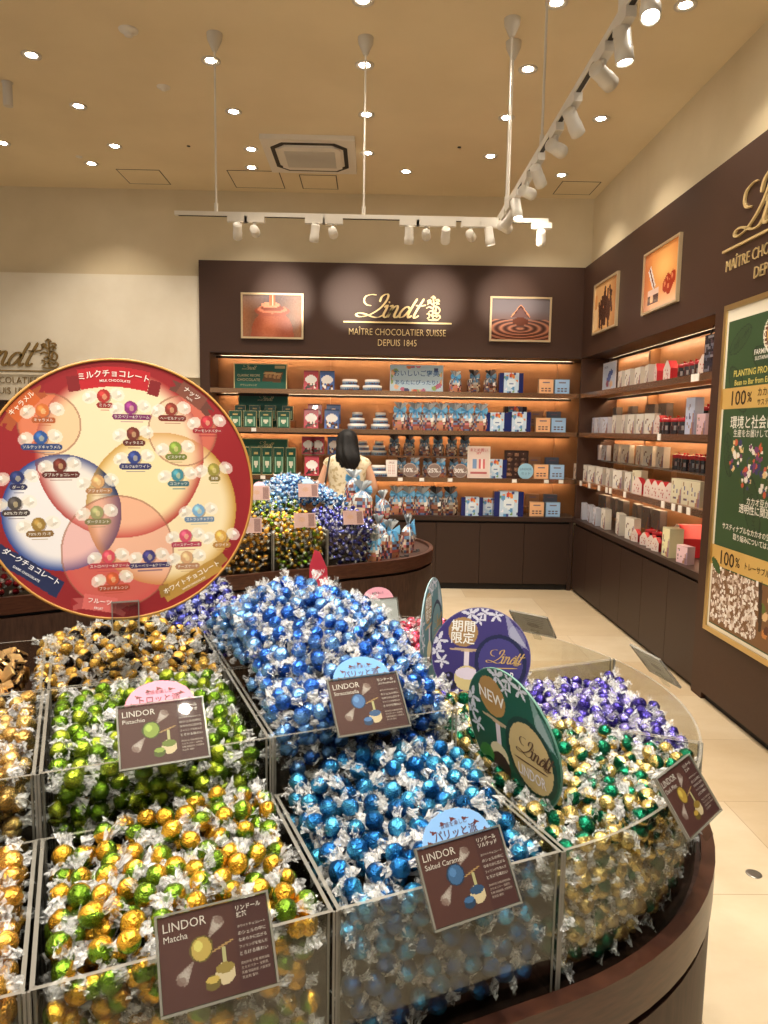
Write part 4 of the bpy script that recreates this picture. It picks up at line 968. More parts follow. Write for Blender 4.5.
def flavour_card(label,ctr,right,up,title,sub,jp,ball,arch=None,plain=False,w=.118,h=.088,rope=False,back=False):
    t=thing('flavour_card',label,'card',ctr); t.matrix_world=frame_matrix(ctr,right,up)
    cv=Canvas(0,118,0,88,90,68); cv.fill((96,60,55) if not plain else (236,240,242)); cv.mix(np.clip((cv.X+cv.Y)/206,0,1)*.35,(70,44,44) if not plain else (190,196,198)); 
    if not plain:
        cv.rect(99,44,38,88,(82,50,50),.9)
        x,y=43,38
        for sg,(ax,ay) in ((-1,(-22,24)),(1,(20,-22))):
            for k in range(7):
                f=.45+.09*k; cv.disc(x+ax*f,y+ay*f,1.5+k*.9,(206,196,190),.55,1.2+k*.7,.8)
            cv.disc(x+ax*1.05,y+ay*1.05,5,(120,90,84),.5,4)
        cv.disc(x,y,12.5,np.array(ball)*.55); cv.disc(x,y,10.5,ball,1,11); cv.disc(x-3,y-3,5,np.minimum(np.array(ball)*1.3+20,255),.6,5)
        cv.disc(66,40,13,(206,170,110),.8,1.1,-.3); cv.rect(66,52,3.4,22,(196,190,140)); cv.disc(66,66,10.5,(226,206,170)); cv.disc(66,61,10,np.array(ball)*.8,1,5); cv.disc(52,72,8,np.array(ball)*.6,1,7); cv.disc(52,69,7,np.array(ball)*1.05 if max(ball)<240 else ball,1,3.5)
    else:
        for k in range(5): cv.rect(50,22+k*9,64-k*6,3,(120,122,126),.6)
        cv.disc(60,50,20,(90,92,100),.4,10)
    m=MB(); cv.to(m,w,h,.0012); m.build('printed_card',PAPER,t)
    L=MB(); z=.0018; x0,y0=-w/2,h/2; C=(236,226,220)
    if not plain:
        text(L,title,.0125,x0+.005,y0-.011,z,0,0,C,align='L'); text(L,sub,.0088,x0+.005,y0-.022,z,0,0,C,align='L')
        text(L,'リンドール',.0058,x0+.083,y0-.008,z,0,0,C,align='L',bold=.02); text(L,jp,.0058,x0+.083,y0-.0145,z,0,0,C,align='L',bold=.02,maxw=.031)
        for k,s in enumerate(('ホワイトチョコレート','のシェルの中に','なめらかに広がる','フィリングを包んだ','とろける味わい')): text(L,s,.0046,x0+.083,y0-.026-.0065*k,z,0,0,C,align='L',maxw=.031)
        for k,s in enumerate(('原材料名 砂糖 植物油脂','カカオバター 全粉乳','乳糖 脱脂粉乳 大麦麦芽','乳化剤 香料')): text(L,s,.0032,x0+.083,y0-.061-.0045*k,z,0,0,(200,184,176),align='L',maxw=.031)
        L.build('lettering',PAPER,t)
    if arch:
        cv=Canvas(-1,1,-1,0,60,34); cv.fill(arch[0]); rr=random.Random(4)
        for k in range(7): a=PI*(.08+.14*k); cv.tri([(-.8*math.cos(a)+rr.uniform(-.1,.1),-.74*math.sin(a)),(-.8*math.cos(a)+.12,-.74*math.sin(a)+.1),(-.8*math.cos(a)-.05,-.74*math.sin(a)+.15)],arch[1])
        r=np.sqrt((cv.X*.97)**2+cv.Y**2); q=MB(); cv.to(q,w*.84,h*.44,-.0005,0,keep=r<.97,cy=h/2+h*.21)
        text(q,arch[2],.0125,0,h/2+.0085,.0002,0,0,(80,40,40),bold=.01); text(q,'食感を楽しむ',.0065,0,h/2+.0195,.0002,0,0,(90,50,50)); q.build('arched_topper',PAPER,t)
    H=MB(); e=.003; H.box(-w/2-e,w/2+e,-h/2-e,h/2+e,.0022,.0036,0); H.box(-w/2-e,w/2+e,-h/2-e,h/2+e,-.0016,-.0004,0)
    for b in ((-w/2-e,w/2+e,-h/2-e,-h/2-.0005),(-w/2-e,-w/2-.0005,-h/2,h/2+e),(w/2+.0005,w/2+e,-h/2,h/2+e),(-w/2-e,w/2+e,h/2+.0008,h/2+e)): H.box(*b,-.0016,.0036,1)
    H.box(-.012,.012,-h/2-.02,-h/2+.02,-.006,-.0018,0)
    H.build('acrylic_holder',[ACR,ACRE],t)
    return t
A2=Vector((near.A[0],near.A[1],0)); N2=Vector((near.N[0],near.N[1],0))
def card_at(px_x,px_y,z,tilt=.5): pass
upn=lambda a:(N2*math.sin(a)+Vector((0,0,1))*math.cos(a))
A3=(.9254,.379,0.)
flavour_card('brown matcha flavour card in a clear holder at the front of the table',(-.16,.722,.937),A3,upn(.6),'LINDOR','Matcha','抹茶',(206,178,96))
flavour_card('brown flavour card with pale blue arched topper and turquoise ball picture, front middle',(.128,.845,.944),(.9254,.379,.05),upn(.6),'LINDOR','Salted Caramel','ソルテッド',(70,110,160),((126,172,222),(90,34,30),'パリッと派'))
flavour_card('brown pistachio flavour card with pink arched topper in the second row',(-.296,1.002,1.06),A3,upn(.75),'LINDOR','Pistachio','ピスタチオ',(150,170,80),((226,140,162),(100,44,36),'トロッと派'))
flavour_card('brown flavour card with pale blue arched topper sunk into the bright blue heap',(-.0,1.115,1.062),A3,upn(.7),'LINDOR','Stracciatella','ストラッチャテラ',(90,130,190),((104,160,214),(86,40,40),'パリッと派'))
def arc_card(label,ang,z,th,sub,jp,ball,plain=False,R=.672):
    rx,ry=near.w(R*math.cos(ang),R*math.sin(ang)); g=near.ang+ang; rad=Vector((math.cos(g),math.sin(g),0)); tan=Vector((-math.sin(g),math.cos(g),0))
    flavour_card(label,(rx,ry,z),tan,-rad*math.sin(th)+Vector((0,0,math.cos(th))),'LINDOR',sub,jp,ball,None,plain)
arc_card('brown flavour card slanting on the rounded end rim beside the gold and green chocolates',-.80-math.radians(22.27),.95,.65,'Dark Mint','ミント',(196,160,70))
arc_card('clear holder with a grey card seen from behind, above the empty end bin',.85-math.radians(22.27),.945,.7,'','',(90,90,90),True,.68)
arc_card('clear holder with a grey card seen nearly edge-on beside the violet bin',.22-math.radians(22.27),.945,.7,'','',(90,90,90),True,.68)
def back_card():
    c=(.03,2.09,.955); t=flavour_card('pale card with pink arched topper seen over the top of the blue heap',c,A3,upn(.3),'','','',(220,140,150),((226,160,176),(220,150,170),''),True)
back_card()
t=thing('fan_sign','small red pointed sign seen over the top of the blue heap','sign',(-.155,2.12,1.085))
m=MB(); m.X=Matrix.Rotation(PI/2,4,'X'); m.prism([(-.028,-.06),(.03,-.06),(.026,.0),(.004,.05),(-.012,.055),(-.026,.01)],-.002,.002,c=(196,50,70)); text(m,'NEW',.018,0,-.01,.003,.2,0,(240,220,220)); m.build('board',PAPER,t)


# ================================================================== SHELF PRODUCTS
def fruit_art(cv,base,seed,n=14,w=1.,h=1.):
    r=random.Random(seed); cv.fill(base)
    for _ in range(n): cv.disc(r.random()*w,r.random()*h,r.uniform(.05,.11),r.choice([(206,70,50),(230,140,60),(60,70,130),(110,160,90),(240,240,250),(90,150,200)]))
def facebox(w,d,h,front,side,seed=0,painter=None,nx=10,ny=12):
    m=MB(); m.box(-w/2,w/2,-d/2,d/2,0,h,0,side)
    if painter:
        cv=Canvas(0,1,0,1,nx,ny); painter(cv); q=MB(); cv.to(q,w*.96,h*.96,0)
        m.add([(v[0],-d/2-.0006,v[1]+h/2) for v in q.v],[f for f in q.f],0,q.c)
    return m
PROTO={}
def gift_bag(seed,ribbon=(90,160,206),dark=False):
    """tied clear bag of mixed chocolates with a bow"""
    t=thing('gift_bag','x','gift bag'); r=random.Random(seed); w,d,h=.115,.07,.15
    m=MB(); n=26
    prof=[(.9,0),(.96,.1),(1.0,.2),(1.02,.3),(1.02,.4),(1.02,.5),(.97,.62),(.9,.75),(.72,.84),(.45,.92),(.16,1.0)]
    for k in range(len(prof)-1):
        vs=[]
        for (s,z) in (prof[k],prof[k+1]):
            for i in range(n):
                a=2*PI*i/n; j=1+r.uniform(-.035,.035); vs.append((math.copysign(abs(math.cos(a))**.6,math.cos(a))*w/2*s*j,math.copysign(abs(math.sin(a))**.6,math.sin(a))*d/2*s*j,z*h))
        cs=[]
        for i in range(n):
            q=r.random(); cs.append(r.choice([(150,76,66),(190,130,96),(84,70,100),(226,206,180),(110,60,54),(206,120,120),(110,130,170),(196,180,160),(80,54,50)] if not dark else [(60,40,36),(90,60,50),(140,90,70),(70,72,100),(200,180,150),(96,56,54),(150,136,120)]) if k<5+r.randint(0,1) else (r.choice([(150,168,182),(96,122,150),(196,196,190),(120,80,70)]) if not dark else r.choice([(70,60,60),(120,116,116),(180,176,170)])))
        m.add(vs,[(i,(i+1)%n,n+(i+1)%n,n+i) for i in range(n)],0,cs,False)
    m.add([(math.cos(2*PI*i/n)*w/2*.9,math.sin(2*PI*i/n)*d/2*.9,0) for i in range(n)],[tuple(range(n))[::-1]],0,(150,120,100))
    m.build('bag_body',GLOSS,t)
    tl=MB(); vs=[];
    for i in range(n):
        a=2*PI*i/n; vs.append((math.cos(a)*.009,math.sin(a)*.007,h*.99))
    for i in range(n):
        a=2*PI*i/n; rr_=1+.3*(-1)**i; vs.append((math.cos(a)*.042*rr_+r.uniform(-.006,.006),math.sin(a)*.016*rr_,h+.05+r.uniform(-.008,.008)))
    tl.add(vs,[(i,(i+1)%n,n+(i+1)%n,n+i) for i in range(n)],0,[((214,222,226) if not dark else (96,92,92)) if i%2 else ((150,160,168) if not dark else (50,46,46)) for i in range(n)])
    tl.build('gathered_top',GLOSS,t)
    b=MB()
    for sg in (-1,1):
        for dz in (-.2,.25):
            b.add([(0,-.012,h*.98),(sg*.04,-.03,h*.98+.022+dz*.03),(sg*.05,-.026,h*.98-.002+dz*.03),(sg*.036,-.034,h*.98-.02+dz*.02)],[(0,1,2,3)] if sg<0 else [(3,2,1,0)],0,tuple(min(255,c+(25 if dz>0 else 0)) for c in ribbon))
        b.add([(0,-.014,h*.97),(sg*.012,-.036,h*.97),(sg*.026,-.042,h*.62),(sg*.010,-.042,h*.60)],[(0,1,2,3)] if sg<0 else [(3,2,1,0)],0,ribbon)
    b.lathe([(.001,h*.96),(.011,h*.965),(.011,h*.99),(.001,h*1.0)],8,0,ribbon,cy=-.010)
    if seed%2==0: b.add([(.012,-.041,h*.42),(.034,-.041,h*.44),(.034,-.041,h*.66),(.012,-.041,h*.64)],[(0,1,2,3)],0,(240,236,230))
    b.build('bow',GLOSS,t)
    return t
def pouch(c,seed):
    t=thing('chocolate_pouch','x','pouch'); w,h=.15,.19
    def pt(cv):
        cv.fill(c); cv.disc(.5,.40,.42,(240,236,230),1,.26); cv.rect(.5,.30,.4,.03,(90,70,70)); cv.rect(.5,.38,.5,.05,(170,60,60) if c[0]>c[2] else (60,90,150)); r=random.Random(seed)
        for _ in range(16): cv.disc(r.uniform(.1,.9),r.uniform(.66,.95),.08,r.choice([(70,30,24),(44,20,18),(120,50,40),(230,220,210)]))
    m=MB(); m.add([(-w/2,-.028,0),(w/2,-.028,0),(w/2,.028,0),(-w/2,.028,0),(-w/2,-.002,h),(w/2,-.002,h),(w/2,.002,h),(-w/2,.002,h)],[(3,2,1,0),(4,5,6,7),(1,2,6,5),(3,0,4,7),(2,3,7,6),(0,1,5,4)],0,c)
    cv=Canvas(0,1,0,1,14,16); pt(cv); q=MB(); cv.to(q,w*.94,h*.9,0)
    m.add([(v[0],-.029+(v[1]+h/2)/h*.026,v[1]+h/2) for v in q.v],q.f,0,q.c); m.box(-w/2,w/2,-.003,.003,h,h+.014,0,tuple(int(x*.7) for x in c))
    m.build('bag_body',GLOSS,t); return t
def tin_stack(n,seed,blue=(150,180,206)):
    """pyramid of small drum tins tied into one gift stack"""
    t=thing('tin_stack','x','tin stack'); r=random.Random(seed)
    for k,(rad,z,hh) in enumerate([(.085,0,.05),(.066,.052,.05),(.046,.104,.05)][:n]):
        m=MB(); m.lathe([(rad,z),(rad,z+hh*.62)],20,0,blue); m.lathe([(rad+.002,z+hh*.62),(rad+.002,z+hh*.9),(rad-.004,z+hh)],20,0,(236,228,220))
        for i in range(14):
            a=PI+PI*i/14; x,y=math.cos(a)*(rad+.001),math.sin(a)*(rad+.001); q=.012
            m.add([(x-q*math.sin(-a),y-q*math.cos(a)*0-.001,z+.006),(x+q*math.sin(-a),y-.001,z+.006),(x+q*.6,y-.002,z+.028)],[(0,1,2)],0,r.choice([(60,40,50),(90,44,40),(50,70,110)]))
        m.build('tin',GLOSS,t)
    return t
def sleeve_box(dark=False,seed=1,w=.225,h=.19,d=.08):
    """navy gift box with a fruit-print sleeve"""
    t=thing('gift_box','x','gift box'); c=(26,38,104) if not dark else (44,36,44)
    MB().box(-w/2,w/2,-d/2,d/2,0,h,0,c).build('box_body',GLOSS,t)
    cv=Canvas(0,1,0,1,14,18); fruit_art(cv,(196,220,240) if not dark else (70,66,84),seed,18); cv.disc(.5,.48,.3,(226,238,248) if not dark else (90,86,100),1,.22); cv.rect(.5,.45,.4,.04,(90,120,170)); cv.rect(.5,.54,.3,.03,(90,120,170))
    q=MB(); cv.to(q,w*.62,h*1.01,0); m=MB(); m.box(-w*.31,w*.31,-d/2-.002,d/2+.002,-.0,h+.002,0,(190,214,236)); m.add([(v[0],-d/2-.0028,v[1]+h*.505) for v in q.v],q.f,0,q.c)
    m.build('printed_sleeve',PAPER,t); return t
def small_box(c,seed,w=.145,h=.145,d=.045,dots=True):
    t=thing('chocolate_box','x','chocolate box')
    def pt(cv):
        cv.fill(tuple(min(255,int(x*1.08)) for x in c)); 
        if dots:
            for i in range(3):
                for j in range(3): cv.disc(.25+.25*i,.42+.18*j,.05,(90,60,70))
            cv.rect(.5,.2,.5,.06,(120,100,120))
    facebox(w,d,h,c,tuple(int(x*.8) for x in c),seed,pt,12,12).build('box_body',PAPER,t); return t
def green_box(seed,w=.125,h=.165,d=.05):
    t=thing('chocolate_box','x','chocolate box')
    def pt(cv):
        cv.fill((24,74,52)); cv.rect(.5,.62,.8,.62,(150,190,160)); cv.rect(.5,.62,.7,.54,(60,120,90)); cv.disc(.5,.62,.2,(226,226,200),1,.12); cv.rect(.5,.18,.5,.07,(200,180,110))
    facebox(w,d,h,(24,74,52),(206,200,150),seed,pt,10,12).build('box_body',GLOSS,t); return t
def white_box(seed,w=.15,h=.16,d=.05,c=(226,220,208)):
    t=thing('gift_carton','x','gift carton'); r=random.Random(seed)
    def pt(cv):
        cv.fill(c); cv.tri([(.55,1.0),(1.0,1.0),(.9,.35)],(170,120,86)); cv.tri([(.75,1.0),(1.0,1.0),(1.0,.2)],(100,90,140),.6); 
        for _ in range(7): cv.disc(r.uniform(.1,.6),r.uniform(.15,.9),.055,r.choice([(110,80,80),(150,120,90),(90,90,130)]))
    facebox(w,d,h,c,tuple(int(x*.86) for x in c),seed,pt,10,12).build('box_body',PAPER,t); return t
def jar(seed,dark=True):
    t=thing('chocolate_jar','x','jar'); r=random.Random(seed)
    m=MB(); cs=[r.choice([(44,24,24),(70,34,30),(120,90,80),(28,18,22),(150,140,136)]) for _ in range(14)]
    for z0,z1,k in ((0,.03,0),(.03,.06,3),(.06,.085,7)):
        vs=[(math.cos(2*PI*i/14)*.036,math.sin(2*PI*i/14)*.036,z) for z in (z0,z1) for i in range(14)]; m.add(vs,[(i,(i+1)%14,14+(i+1)%14,14+i) for i in range(14)],0,[cs[(i+k)%14] for i in range(14)])
    m.lathe([(.036,0),(.001,0.001)],14,0,(30,20,20)); m.build('jar_body',GLOSS,t)
    l=MB(); l.lathe([(.034,.085),(.038,.088),(.038,.108),(.012,.113),(.001,.114)],14,0,(176,30,40)); l.build('lid',GLOSS,t)
    b=MB()
    for sg in (-1,1): b.add([(0,0,.113),(sg*.03,-.012,.13),(sg*.034,.012,.118)],[(0,1,2)],0,(196,40,48))
    b.build('ribbon',GLOSS,t); return t
def red_box(seed,w=.12,h=.15,d=.06):
    t=thing('house_box','x','gift box'); m=MB(); pts=[(-w/2,0),(w/2,0),(w/2,h*.62),(0.1*w,h),(-.1*w,h),(-w/2,h*.62)]
    r=random.Random(seed); n=6; V=[(p[0],-d/2,p[1]) for p in pts]+[(p[0],d/2,p[1]) for p in pts]
    m.add(V,[tuple(range(6))],0,(224,206,196)); m.add(V,[tuple(range(6,12))[::-1]],0,(180,30,40)); m.add(V,[(i,6+i,6+(i+1)%6,(i+1)%6) for i in range(6)],0,[(178,26,36),(178,26,36),(196,34,44),(196,34,44),(196,34,44),(160,24,32)])
    for k in range(7):
        x,z=r.uniform(-w*.3,w*.3),r.uniform(.02,h*.6); m.add([(x-.008,-d/2-.001,z),(x+.008,-d/2-.001,z),(x,-d/2-.001,z+.016)],[(0,1,2)],0,(176,40,44))
    m.build('box_body',PAPER,t); return t

BASEUSED={}
def put(kind,maker,loc,rotz,label,group,scale=1.):
    """first use moves the prototype itself, then copies"""
    if kind not in PROTO: PROTO[kind]=maker(); r=PROTO[kind]; r.location=loc; r.rotation_euler=(0,0,rotz); r['label']=label; r['group']=group
    else: r=dup(PROTO[kind],loc,rotz,label,group)
    r.scale=(scale,)*3 if not isinstance(scale,tuple) else scale
    return r
bxm=lambda u:-1.584+(u-198.5)*.009145      # along the back wall
SZ={'top':1.853,'upper':1.497,'lower':1.058,'counter':ZCNT}
G={'top':'on the top back shelf','upper':'on the second back shelf','lower':'on the third back shelf','counter':'on the back counter'}
def card_stand(name,label,w,h,loc,painter,texts,nx=50,ny=26,border=(226,214,160),tilt=.06,mat=PAPER):
    t=thing(name,label,'sign',loc); t.rotation_euler=(-tilt,0,0)
    MB().box(-w/2,w/2,0,.006,0,h,0,border).build('board',PAPER,t)
    cv=Canvas(0,1,0,1,nx,ny); painter(cv); q=MB(); cv.to(q,w-.02,h-.02,0); m=MB(); m.add([(v[0],-.001,v[1]+h/2) for v in q.v],q.f,0,q.c); m.build('printed_face',mat,t)
    L=MB(); L.X=Matrix.Translation((0,-.0022,h/2))@Matrix.Rotation(PI/2,4,'X')
    for s,sz,x,y,c in texts:
        if s=='@logo': script_logo(L,x,y,sz,0,0,c)
        else: text(L,s,sz,x,y,0,0,0,c,bold=.01)
    if L.v: L.build('lettering',PAPER,t)
    MB().box(-w*.2,w*.2,.006,.05,0,.004,0,(200,200,200)).build('foot',ACRE,t)
    return t
def p_green(cv):
    cv.fill((24,100,84)); cv.rect(.74,.5,.36,.42,(120,84,52),1,.12); 
    for i in range(4): cv.rect(.62+.08*i,.42+.02*i,.06,.2,(196,150,96),1,.12)
    cv.rect(.74,.36,.34,.08,(214,180,120),1,.12); cv.rect(.88,.1,.2,.1,(206,190,140))
GC=(222,214,170)
card_stand('green_shelf_sign','green shelf sign with gold writing and a chocolate bar, top left of the back shelves',.50,.245,(bxm(256),D+.16,1.853),p_green,[('@logo',.045,-.17,.065,GC),('CLASSIC RECIPE',.030,-.11,.01,GC),('CHOCOLATE',.036,-.11,-.03,GC),('クラシックレシピ',.020,-.11,-.08,GC)])
for k,(z,lab) in enumerate(((1.497,'green shelf sign behind the green boxes on the second back shelf'),(1.058,'green shelf sign behind the upright green boxes on the third back shelf'),(ZCNT,'green shelf sign low at the left end of the back counter'))):
    card_stand('green_shelf_sign',lab,.48,.34 if k<2 else .36,(bxm(257),D+.27,z),lambda cv:cv.fill((24,100,84)),[('@logo',.05,-.05,.09 if k<2 else .10,GC)],8,6)
def p_banner(cv):
    cv.fill((196,224,240)); r=random.Random(8)
    for _ in range(34):
        a=r.uniform(0,2*PI); x,y=.5+.52*math.cos(a),.5+.5*math.sin(a); cv.disc(x,y,.045,r.choice([(206,80,60),(226,140,90),(60,70,120),(240,200,160),(150,180,110),(190,110,140)]),1,.09)
card_stand('banner_sign','pale blue fruit-bordered banner sign with blue writing on the top back shelf',.50,.255,(bxm(416.5),D+.14,1.853),p_banner,[('おいしいご褒美',.062,0,.05,(60,110,170)),('あなたにぴったり?',.049,0,-.035,(60,110,170))],50,26,(206,226,240))
def p_pink(cv):
    cv.fill((226,206,196)); cv.rect(.3,.55,.2,.35,(120,150,190)); cv.rect(.66,.55,.3,.35,(206,100,104)); cv.rect(.66,.55,.1,.35,(240,226,220)); cv.rect(.5,.86,.8,.05,(180,90,90))
card_stand('price_poster','pale pink upright price poster on the third back shelf',.215,.30,(bxm(482),D+.06,1.058),p_pink,[('まとめ買い',.034,0,.115,(190,70,80)),('SET',.03,0,.085,(190,70,80))],20,28,(236,224,214))
def p_cal(cv):
    cv.fill((238,232,226)); 
    for i in range(4):
        for j in range(4): cv.disc(.2+.2*i,.3+.17*j,.05,(206,150,140))
card_stand('price_poster','small white calendar card among dark bags on the third back shelf',.105,.16,(bxm(392),D+.05,1.058),p_cal,[('SALE',.026,0,.055,(150,100,90))],12,14,(236,230,224))
for u,s in ((411,'10%'),(436,'25%'),(463,'30%')):
    t=thing('discount_disc',f'grey-brown {s} off disc, {dict([(411,"leftmost"),(436,"middle"),(463,"rightmost")])[u]} of three on the third back shelf','price disc',(bxm(u),D+.045,1.058)); R=.068
    q=MB(); q.X=Matrix.Translation((0,0,R))@Matrix.Rotation(PI/2,4,'X'); q.lathe([(R,-.002),(R,.002)],28,0,(136,116,108)); q.ringwall([(math.cos(2*PI*i/28)*R*.93,math.sin(2*PI*i/28)*R*.93) for i in range(28)],[(math.cos(2*PI*i/28)*R*.89,math.sin(2*PI*i/28)*R*.89) for i in range(28)],.002,.0026,c=(220,206,196)); q.build('disc',PAPER,t)
    L=MB(); L.X=Matrix.Translation((0,-.003,R))@Matrix.Rotation(PI/2,4,'X'); text(L,s,.055,-.012,0,0,0,0,(244,240,236),bold=.02); text(L,'off',.024,.048,-.012,0,0,0,(244,240,236)); L.build('lettering',PAPER,t)
t=thing('round_price_card','round pale blue price disc leaning on the dark open box','price disc',(bxm(530),D+.03,1.058))
q=MB(); q.X=Matrix.Translation((0,0,.074))@Matrix.Rotation(PI/2,4,'X'); q.lathe([(.074,-.002),(.074,.002)],30,0,(150,196,220)); text(q,'LINDOR',.03,0,.02,.003,0,0,(70,100,140)); text(q,'セット',.03,0,-.02,.003,0,0,(70,100,140)); q.build('disc',PAPER,t)

def gb(u,shelf,seed,dark=False,dy=.13,dz=0.,lab=None,sc=1.):
    kind=('dark' if dark else 'blue')+str(seed%3)
    word='clear gift bag of chocolates with a dark gathered top' if dark else 'clear gift bag of chocolates with a pale blue bow'
    put('bag'+kind,lambda:gift_bag(seed%3,(96,168,214) if not dark else (80,120,150),dark),(bxm(u),D+dy,SZ[shelf]+dz),random.Random(u).uniform(-.25,.25),lab or f'{word} {G[shelf]}',('mixed gift bags behind the discount discs' if lab and 'half' in lab else f'{"dark-topped" if dark else "blue-bowed"} gift bags {G[shelf]}'),sc)
for u,i,s in ((456,0,1.0),(475,1,1.05),(492,2,1.07)): gb(u,'top',i,i>0,dy=.12,sc=s)
for i,u in enumerate((400.5,416,430,442.5,456,469,483)): gb(u,'upper',i,sc=1.28,dy=.1)
for i,u in enumerate((395,410.5,427,441,455,469)): gb(u,'lower',i,True,dy=.21,dz=.20,sc=.95,lab='dark-topped gift bag on the clear riser above the round discount discs')
for i,u in enumerate((403,416.5,430,444,457,468)): gb(u,'lower',i+1,i%2==0,dy=.16,sc=.88,lab='gift bag half hidden behind the round discount discs')
for i,u in enumerate((397.5,411,425,439,453.5)): gb(u,'counter',i,i>2,dy=.11,sc=1.33)
# clear risers
def riser(label,x0,x1,y0,y1,z0,h):
    t=MB(); t.box(x0,x1,y0,y1,z0+h-.004,z0+h,0); t.box(x0,x0+.004,y0,y1,z0,z0+h,0); t.box(x1-.004,x1,y0,y1,z0,z0+h,0); t.box(x0,x1,y0-.001,y0+.001,z0+h-.005,z0+h,1); t.box((x0+x1)/2,(x0+x1)/2+.004,y0,y1,z0,z0+h-.004,0)
    return tag(t.build('acrylic_riser',[ACR,ACRE]),label,'riser')
riser('clear acrylic riser under the dark-topped bags on the third back shelf',bxm(388),bxm(477),D+.15,D+.32,1.058,.197)
riser('clear acrylic riser under the tins on the third back shelf',bxm(352),bxm(387.5),D+.15,D+.32,1.058,.197)
riser('clear acrylic riser under the pouches on the third back shelf',bxm(299),bxm(343),D+.15,D+.32,1.058,.197)
for u,shelf,c,dz,dy,lab in ((308.5,'top',0,0,.12,''),(325,'top',1,0,.12,''),(309,'upper',0,0,.10,'front'),(330,'upper',1,0,.10,'front'),(311.5,'upper',0,.05,.24,'rear'),(331,'upper',1,.05,.24,'rear'),(310,'lower',0,0,.09,'front'),(305,'lower',0,.198,.22,'raised left'),(315,'lower',0,.198,.22,'raised right'),(332,'lower',1,.198,.22,'raised')):
    word='red berry chocolate pouch' if c==0 else 'blue berry chocolate pouch'
    if u==332: word='dark blue berry chocolate pouch beside the woman\'s hair'
    put(f'pouch{c}',lambda:pouch((186,60,76) if c==0 else (70,104,170),c),(bxm(u),D+dy,SZ[shelf]+dz),0,' '.join(f'{lab} {word} {G[shelf]}'.split()),'berry pouches on the back shelves',.9 if dz<.1 else .82)
for u,shelf,n,dz,dy,lab in ((348,'top',2,0,.13,'left'),(371,'top',2,0,.13,'right'),(356,'upper',3,0,.14,'left'),(380,'upper',3,0,.14,'right'),(362,'lower',3,.198,.23,'left raised'),(379,'lower',3,.198,.23,'right raised'),(379,'lower',2,0,.10,'lower front')):
    put(f'tin{n}',lambda:tin_stack(n,n),(bxm(u),D+dy,SZ[shelf]+dz),0,f'{lab} stack of small printed drum tins {G[shelf]}','drum tin stacks on the back shelves',1.05 if dz==0 else .88)
for u,shelf,dk,dz,dy,s,lab in ((513,'top',0,0,.12,1.,'the only one'),(499.5,'upper',0,0,.10,.93,'left'),(522,'upper',0,0,.10,.98,'right'),(521,'upper',1,.06,.24,.95,'dark rear'),(500,'lower',0,0,.13,.93,'behind the pink poster'),(476.5,'counter',0,0,.10,.92,'left'),(495,'counter',0,0,.16,.84,'middle'),(514,'counter',0,0,.09,1.24,'larger right')):
    put(f'sleeve{dk}',lambda:sleeve_box(bool(dk),5),(bxm(u),D+dy,SZ[shelf]+dz),0,f'navy gift box with pale fruit-print sleeve {G[shelf]}, {lab}','navy sleeved gift boxes on the back shelves',s)
t=thing('open_chocolate_box','dark open presentation box showing rows of chocolates on the third back shelf','chocolate box',(bxm(521.5),D+.12,1.058)); 
def p_open(cv):
    cv.fill((58,42,40))
    for i in range(3):
        for j in range(5): cv.disc(.2+.3*i,.13+.185*j,.11,[(96,66,54),(140,104,80),(70,48,42)][(i+j)%3],1,.07); cv.disc(.18+.3*i,.11+.185*j,.04,(190,160,140),.6,.02)
facebox(.225,.05,.265,(40,30,30),(34,26,28),1,p_open,22,26).build('box_body',GLOSS,t)
for shelf,fr in (('top',((548.5,0),(565,1))),('upper',((547,0),(563,1))),('lower',((547,0),(563.5,1))),('counter',((544,0),(561,1)))):
    for u,c in fr: 
        put(f'small{c}',lambda:small_box((226,176,130) if c==0 else (150,186,220),c),(bxm(u),D+.09,SZ[shelf]),0,f'{"peach" if c==0 else "sky blue"} small dotted chocolate box, front row {G[shelf]}','small dotted boxes at the right of the back shelves',.95)
    if shelf!='top':
        for u,c in ((543,2),(562,3)):
            put(f'small{c}',lambda:small_box((140,104,76) if c==2 else (84,92,112),c),(bxm(u),D+.24,SZ[shelf]+.07),0,f'{"tan" if c==2 else "slate blue"} small dotted chocolate box, raised rear row {G[shelf]}','small dotted boxes at the right of the back shelves',.9)
        riser(f'low clear riser under the rear dotted boxes {G[shelf]}',bxm(535),bxm(571),D+.17,D+.31,SZ[shelf],.069)
for i,u in enumerate((232,247,263,281)):
    put('green',lambda:green_box(1),(bxm(u),D+.09,1.497),0,f'green boxed chocolates, {["first","second","third","fourth"][i]} from left in the front row of the second back shelf','green boxes on the second back shelf',.95)
    put('green',None,(bxm(u+3),D+.19,1.497+.075),0,f'green boxed chocolates, {["first","second","third","fourth"][i]} from left in the raised row of the second back shelf','green boxes on the second back shelf',.82)
riser('clear riser under the raised green boxes on the second back shelf',bxm(225),bxm(292),D+.14,D+.25,1.497,.074)
for i,u in enumerate((240,252,263.5,275.5,288)):
    o=put('greentall',lambda:green_box(2,.095,.26,.06),(bxm(u),D+.12,1.058),.12,f'tall green and cream carton, {["first","second","third","fourth","fifth"][i]} from left in the row on the third back shelf','tall green cartons on the third back shelf')
